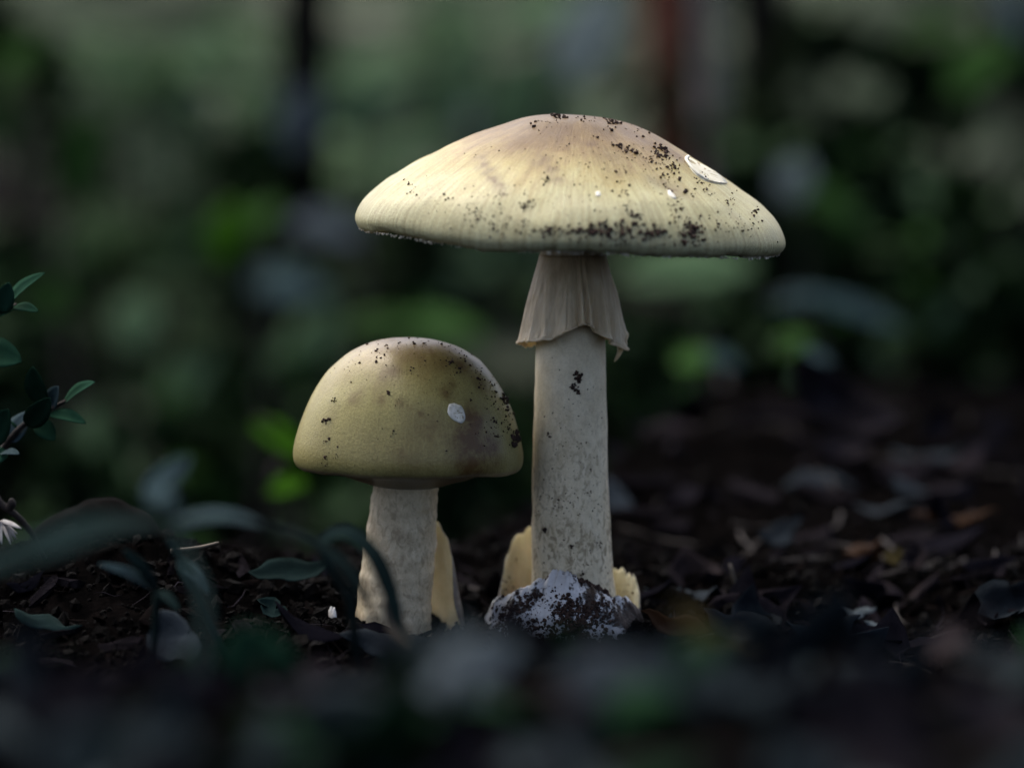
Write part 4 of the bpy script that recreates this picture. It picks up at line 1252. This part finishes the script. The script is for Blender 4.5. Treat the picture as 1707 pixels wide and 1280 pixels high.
random.seed(501)
ZONES = [('in front of the mushrooms', -0.30, -0.06), ('level with the mushrooms', -0.06, 0.10), ('on the ground behind the mushrooms', 0.10, 0.62)]
for zi, (zt, z0, z1) in enumerate(ZONES):
    for i in range((44, 44, 44)[zi]):
        x, y = view_spot(z0, z1)
        m_ = 'slate_leaf' if (i % 5 < (3 if zi == 0 else 1)) else 'dead_leaf'
        o = bpy.data.objects.new('dead_leaf', LEAVES[m_][random.randrange(6)])
        COL.objects.link(o)
        sc = random.uniform(0.6, 1.25) * (1.0 if zi != 2 else 1.8)
        o.matrix_world = Matrix.Translation((x, y, G(x, y) + 0.0015)) @ rot_for(x, y, random.uniform(0, 6.28), 0.3) @ Matrix.Scale(sc, 4)
        if m_ == 'slate_leaf':
            tag(o, 'blue-grey curled dead leaf lying ' + zt, 'leaf', 'blue-grey dead leaves ' + zt)
        else:
            tag(o, 'dark brown curled dead leaf lying ' + zt, 'leaf', 'brown dead leaves ' + zt)
    for i in range((30, 55, 50)[zi]):
        x, y = view_spot(z0, z1)
        o = bpy.data.objects.new('bark_chip', CHIPS[random.randrange(7)])
        COL.objects.link(o)
        sc = random.uniform(0.5, 1.2) * (1.0 if zi != 2 else 1.9)
        o.matrix_world = Matrix.Translation((x, y, G(x, y) + 0.0006)) @ rot_for(x, y, random.uniform(0, 6.28), 0.35) @ Matrix.Scale(sc, 4)
        tag(o, 'flat dark bark chip lying ' + zt, 'bark chip', 'bark chips ' + zt)
    for i in range((10, 26, 20)[zi]):
        x, y = view_spot(z0, z1)
        if x < -0.02:
            x = -x + 0.03
        o = bpy.data.objects.new('twig', TWIGS[random.randrange(5)])
        COL.objects.link(o)
        o.matrix_world = Matrix.Translation((x, y, G(x, y) + 0.0012)) @ rot_for(x, y, random.uniform(0, 6.28), 0.04)
        tag(o, 'thin broken brown twig lying ' + zt, 'twig', 'broken twigs ' + zt)

for i in range(84):
    x, y = view_spot(-0.31, -0.17)
    m_ = ('bank_leaf', 'bank_leaf', 'dead_leaf', 'bank_green')[i % 4]
    o = bpy.data.objects.new('dead_leaf' if m_ != 'bank_green' else 'fallen_green_leaf', LEAVES[m_][random.randrange(6)])
    COL.objects.link(o)
    o.matrix_world = Matrix.Translation((x, y, G(x, y) + 0.003)) @ rot_for(x, y, random.uniform(0, 6.28), 0.45) @ Matrix.Scale(random.uniform(0.8, 1.5), 4)
    lab = {'bank_leaf': 'slate blue leaf on the bank', 'dead_leaf': 'dark brown leaf on the bank', 'bank_green': 'fallen dark green leaf on the bank'}[m_]
    tag(o, lab + ' before the mushrooms', 'leaf', {'bank_leaf': 'slate blue leaves on the bank', 'dead_leaf': 'dark brown leaves on the bank', 'bank_green': 'fallen green leaves on the bank'}[m_])

# particular pieces that stand out
def flat_piece(px, py, L_px, W_px, ang, mat, label, name='dead_leaf', cat='leaf', lift=0.003, curl=0.5, tilt=(0.0, -0.35), seed=0, chip=False):
    p = on_ground(px, py)
    d = (p - CAM).dot(FWD)
    L, W = L_px * KPX * d, W_px * KPX * d
    random.seed(900 + seed)
    if chip:
        v, f = chip_proto(900 + seed, L, W, W * 0.35)
    else:
        v, f = leaf_proto(900 + seed, L, W * 0.5, curl, 12, 6)
    o = bpy.data.objects.new(name, mesh_data(name, v, f, M[mat], not chip))
    COL.objects.link(o)
    n = Vector((tilt[0], tilt[1], 1)).normalized()
    o.matrix_world = Matrix.Translation(Vector((p.x, p.y, G(p.x, p.y) + lift))) @ n.to_track_quat('Z', 'Y').to_matrix().to_4x4() @ Matrix.Rotation(RAD(ang), 4, 'Z')
    tag(o, label, cat)
    return o

PIECES = [
    (780, 1205, 190, 110, 35, 'pale_leaf', 'largest pale grey leaf lying on the bank below the tall mushroom', 0.006, 0.3, (0.0, -1.1)),
    (290, 1110, 120, 80, 120, 'slate_leaf', 'mauve-grey leaf propped below the strap-leaved herb', 0.006, 0.4, (0.1, -0.9)),
    (1030, 1220, 230, 120, 15, 'slate_leaf', 'broad blue-grey leaf on the bank beside the largest pale leaf', 0.005, 0.5, (0.1, -0.7)),
    (640, 1105, 150, 60, -10, 'slate_leaf', 'long blue-grey leaf below the small mushroom', 0.004, 0.4, (0.0, -0.5)),
    (1185, 1135, 170, 50, -35, 'yellow_leaf', 'mustard yellow curled leaf on the bank', 0.006, 0.8, (0.1, -0.8)),
    (1125, 1085, 120, 50, -20, 'orange_leaf', 'rusty orange leaf beside the white sheath', 0.004, 0.4, (0.0, -0.6)),
    (1240, 1085, 150, 80, -25, 'slate_leaf', 'wide blue-grey leaf behind the mustard leaf', 0.004, 0.4, (0.0, -0.6)),
    (1440, 1250, 220, 100, -10, 'dead_leaf', 'wide brown leaf low on the bank below the seed husk', 0.005, 0.4, (0.0, -0.7)),
    (1680, 1060, 120, 90, 40, 'slate_leaf', 'blue-grey leaf beside the pinkish splinter', 0.005, 0.5, (-0.2, -0.7)),
    (100, 1230, 220, 90, 10, 'dead_leaf', 'broad dark leaf low on the bank below the seedlings', 0.005, 0.5, (0.1, -0.6)),
    (1370, 1075, 130, 60, 12, 'slate_leaf', 'dark slate leaf with pale curled edges on bare soil', 0.004, 0.9, (0.0, -0.5)),
    (1467, 1072, 56, 34, -10, 'pale_leaf', 'small pale leaf scrap beside the slate leaf', 0.003, 0.6, (0.0, -0.5)),
    (1430, 1042, 60, 22, 10, 'pale_leaf', 'narrow pale leaf scrap behind the slate leaf', 0.003, 0.6, (0.0, -0.4)),
    (1435, 950, 70, 50, 20, 'orange_leaf', 'orange-brown crumpled leaf standing on the soil', 0.004, 1.0, (0.1, -0.9)),
    (1490, 955, 40, 26, 60, 'yellow_leaf', 'small ochre leaf beside the orange crumpled leaf', 0.004, 0.6, (0.1, -0.9)),
    (1525, 975, 50, 36, 80, 'dead_leaf', 'dull mauve leaf standing upright beside the ochre leaf', 0.005, 0.6, (0.1, -1.2)),
    (1590, 880, 150, 30, 4, 'orange_leaf', 'long rust-coloured leaf on the soil behind the orange one', 0.003, 0.4, (0.0, -0.5)),
    (1650, 965, 100, 44, 20, 'dead_leaf', 'tan curled leaf beside the upright mauve leaf', 0.004, 0.5, (0.0, -0.6)),
    (1300, 925, 90, 44, 40, 'slate_leaf', 'grey leaf scrap behind the straw stalk', 0.004, 0.7, (0.0, -0.7)),
    (1105, 1000, 60, 18, 8, 'pale_leaf', 'thin pale scrap beside the torn sheath', 0.002, 0.3, (0.0, -0.3)),
    (80, 1072, 120, 34, -22, 'blade', 'narrow blue-green leaf lying under the soil hump', 0.004, 0.3, (0.1, -0.7)),
    (490, 1005, 150, 52, 10, 'blade', 'dark teal leaf lying beside the small mushroom stem', 0.005, 0.3, (0.0, -0.7)),
    (455, 1050, 60, 34, -40, 'blade', 'short teal leaf below the dark teal leaf', 0.004, 0.3, (0.0, -0.7)),
    (1560, 760, 90, 44, 60, 'dead_leaf', 'crumpled leaf before the low black-green shrub', 0.008, 0.7, (0.0, -0.8)),
]
for i, (px, py, L, W, ang, mat, lab, lift, curl, tilt) in enumerate(PIECES):
    flat_piece(px, py, L, W, ang, mat, lab, lift=lift, curl=curl, tilt=tilt, seed=i)
CHIP_PIECES = [
    (1060, 842, 150, 40, 2, 'bark', 'long tan bark strip lying behind the tall stem', 0.004),
    (1070, 888, 120, 24, -4, 'bark', 'narrow tan bark strip before the long one', 0.003),
    (1620, 1130, 110, 22, 38, 'bark', 'pinkish wood splinter slanting on the bank', 0.008),
    (1300, 745, 170, 36, 3, 'bark', 'pale brown bark slab behind the litter', 0.012),
    (955, 1110, 60, 24, 20, 'bark', 'bark chip below the white sheath', 0.003),
]
for i, (px, py, L, W, ang, mat, lab, lift) in enumerate(CHIP_PIECES):
    flat_piece(px, py, L, W, ang, mat, lab, 'bark_strip', 'bark', lift, seed=50 + i, chip=True)
# big curled brown leaf at the back
p = on_ground(1400, 800)
d = (p - CAM).dot(FWD)
v, f = leaf_proto(77, 210 * KPX * d, 55 * KPX * d, 1.1, 14, 8)
o = bpy.data.objects.new('curled_leaf', mesh_data('curled_leaf', v, f, M['bark']))
COL.objects.link(o)
o.matrix_world = Matrix.Translation(p + Vector((0, 0, 0.026))) @ Vector((0.25, -0.9, 0.6)).normalized().to_track_quat('Z', 'Y').to_matrix().to_4x4() @ Matrix.Rotation(RAD(-35), 4, 'Z')
tag(o, 'big curled brown leaf arching over the litter before the shrubs', 'leaf')
# straw stalk, seed, pale twig, dark green leaf
b = on_ground(1235, 1012)
st = thing('straw_stalk', b, 'short pale straw stalk sticking up from the soil', 'straw')
v, f = tube([p - b for p in spline([b + Vector((0, 0, -0.002)), b + Vector((-0.001, 0, 0.004)), PY(1217, 940, b.y)], 8)], [0.0007, 0.0007, 0.0006, 0.0006, 0.0005, 0.0005, 0.0004, 0.0003], 8)
link('stalk', mesh_data('stalk', v, f, M['straw']), st)
b = on_ground(290, 920)
def loose_twig(pts, r, mat, label, name='twig'):
    w = spline(pts, 10)
    t = thing(name, w[0], label, 'twig')
    v, f = tube([p - w[0] for p in w], [r * (1 - 0.04 * i) for i in range(10)], 8, True, 0.3, pts[0][0])
    link('stick', mesh_data('stick', v, f, M[mat]), t)
loose_twig([PY(285, 918, -0.02), PY(325, 914, -0.018), PY(365, 905, -0.016)], 0.0006, 'straw', 'thin pale twig lying by the root')
pe = on_ground(1330, 1036)
v, f = tube(spline([pe + Vector((-0.0012, 0, 0.0012)), pe + Vector((0, 0, 0.0016)), pe + Vector((0.0012, 0, 0.002))], 7), [0.0003, 0.0008, 0.0011, 0.0012, 0.0010, 0.0006, 0.0002], 10)
o = bpy.data.objects.new('seed_husk', mesh_data('seed_husk', v, f, M['seed']))
COL.objects.link(o)
tag(o, 'tiny pale seed husk on the soil beside the slate leaf', 'seed')
fb = on_soil(P(440, 1190, 0.40).x, P(440, 1190, 0.40).y)
gl = thing('young_leaf', fb, 'dark green young leaf rising from the bank below the herb', 'leaf')
leaf_obj(gl, fb, P(405, 1040, 0.40), 0.0065, M['sprig'], (0.1, -0.9, 0.3), 0.05)
leaf_obj(gl, fb, P(500, 1100, 0.39), 0.004, M['sprig'], (0.1, -0.9, 0.3), 0.05)

# ------------------------------------------------------------------ litter: what nobody could count
random.seed(640)
def view_pts(n, y0, y1, pw):
    out = []
    while len(out) < n:
        y = y0 + (y1 - y0) * random.random() ** pw
        half = (y - CAM.y) * 0.2 * 1.15
        x = CAM.x + random.uniform(-half, half)
        out.append((x, y))
    return out
pts, sz = [], []
for x, y in view_pts(9000, -0.14, 0.12, 1.0) + view_pts(4000, -0.3, 0.7, 1.0):
    s = random.uniform(0.0003, 0.0009) if random.random() < 0.85 else random.uniform(0.0009, 0.0024)
    pts.append((x, y, G(x, y) + s * 0.2)); sz.append(s)
for c, rr in ((tall.location, 0.026), (small.location, 0.022)):
    for i in range(500):
        a = random.uniform(0, 6.283); r = random.uniform(0.6, 1.1) * rr
        x, y = c.x + r * math.cos(a), c.y + r * math.sin(a)
        s = random.uniform(0.0004, 0.0014)
        pts.append((x, y, G(x, y) + s * 0.3)); sz.append(s)
V, F = crumbs(pts, sz)
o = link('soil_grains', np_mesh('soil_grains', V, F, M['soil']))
tag(o, 'loose dark soil grains strewn over the ground', 'soil', kind='stuff')

def strips(pts, lens, wid, mat, name, label, cat, lift=0.0008, tilt=0.35):
    n = len(pts)
    P0 = np.array(pts)
    yaw = RNG.uniform(0, 6.283, n)
    pit = RNG.normal(0, tilt, n)
    ax = np.stack([np.cos(yaw) * np.cos(pit), np.sin(yaw) * np.cos(pit), np.sin(pit)], 1)
    sdv = np.stack([-np.sin(yaw), np.cos(yaw), RNG.normal(0, 0.5, n)], 1)
    sdv /= np.linalg.norm(sdv, axis=1, keepdims=True)
    nr = np.cross(ax, sdv)
    L = np.array(lens)[:, None]; W = np.array(wid)[:, None]
    rows = []
    for k, (t, ww) in enumerate(((-0.5, 0.3), (-0.15, 1.0), (0.2, 0.9), (0.5, 0.15))):
        c = P0 + ax * L * t + nr * L * (0.18 * (4 * t * t) * RNG.uniform(-0.6, 1, (n, 1))) + sdv * L * RNG.normal(0, 0.04, (n, 1))
        rows += [c + sdv * W * ww, c + nr * W * 0.25, c - sdv * W * ww]
    V = np.stack(rows, 1).reshape(-1, 3)
    t = []
    for k in range(3):
        a = 3 * k
        for j in range(2):
            t += [[a + j, a + j + 1, a + 3 + j], [a + j + 1, a + 4 + j, a + 3 + j]]
    t = np.array(t)
    F = (t[None] + (np.arange(n) * 12)[:, None, None]).reshape(-1, 3)
    o = link(name, np_mesh(name, V, F, M[mat], True))
    tag(o, label, cat, kind='stuff')
q = view_pts(2600, -0.14, 0.16, 1.0) + view_pts(1500, -0.3, 0.7, 1.0)
q = [(x, y) for x, y in q if clear_of_mushrooms(x, y, 0.02) and not (x < -0.03 and random.random() < 0.6)]
strips([(x, y, G(x, y) + 0.0008) for x, y in q], [random.uniform(0.002, 0.008) for _ in q], [random.uniform(0.0002, 0.0011) for _ in q], 'litter', 'litter_fragments', 'fine leaf and bark fragments covering the soil', 'litter')
q = [(x, y) for x, y in view_pts(1300, -0.12, 0.16, 1.0) if clear_of_mushrooms(x, y, 0.02) and not (x < -0.03 and random.random() < 0.6)]
strips([(x, y, G(x, y) + 0.0012) for x, y in q], [random.uniform(0.004, 0.014) for _ in q], [random.uniform(0.00008, 0.0002) for _ in q], 'bark', 'root_fibres', 'hair-thin dark root fibres lying on the soil', 'fibres')
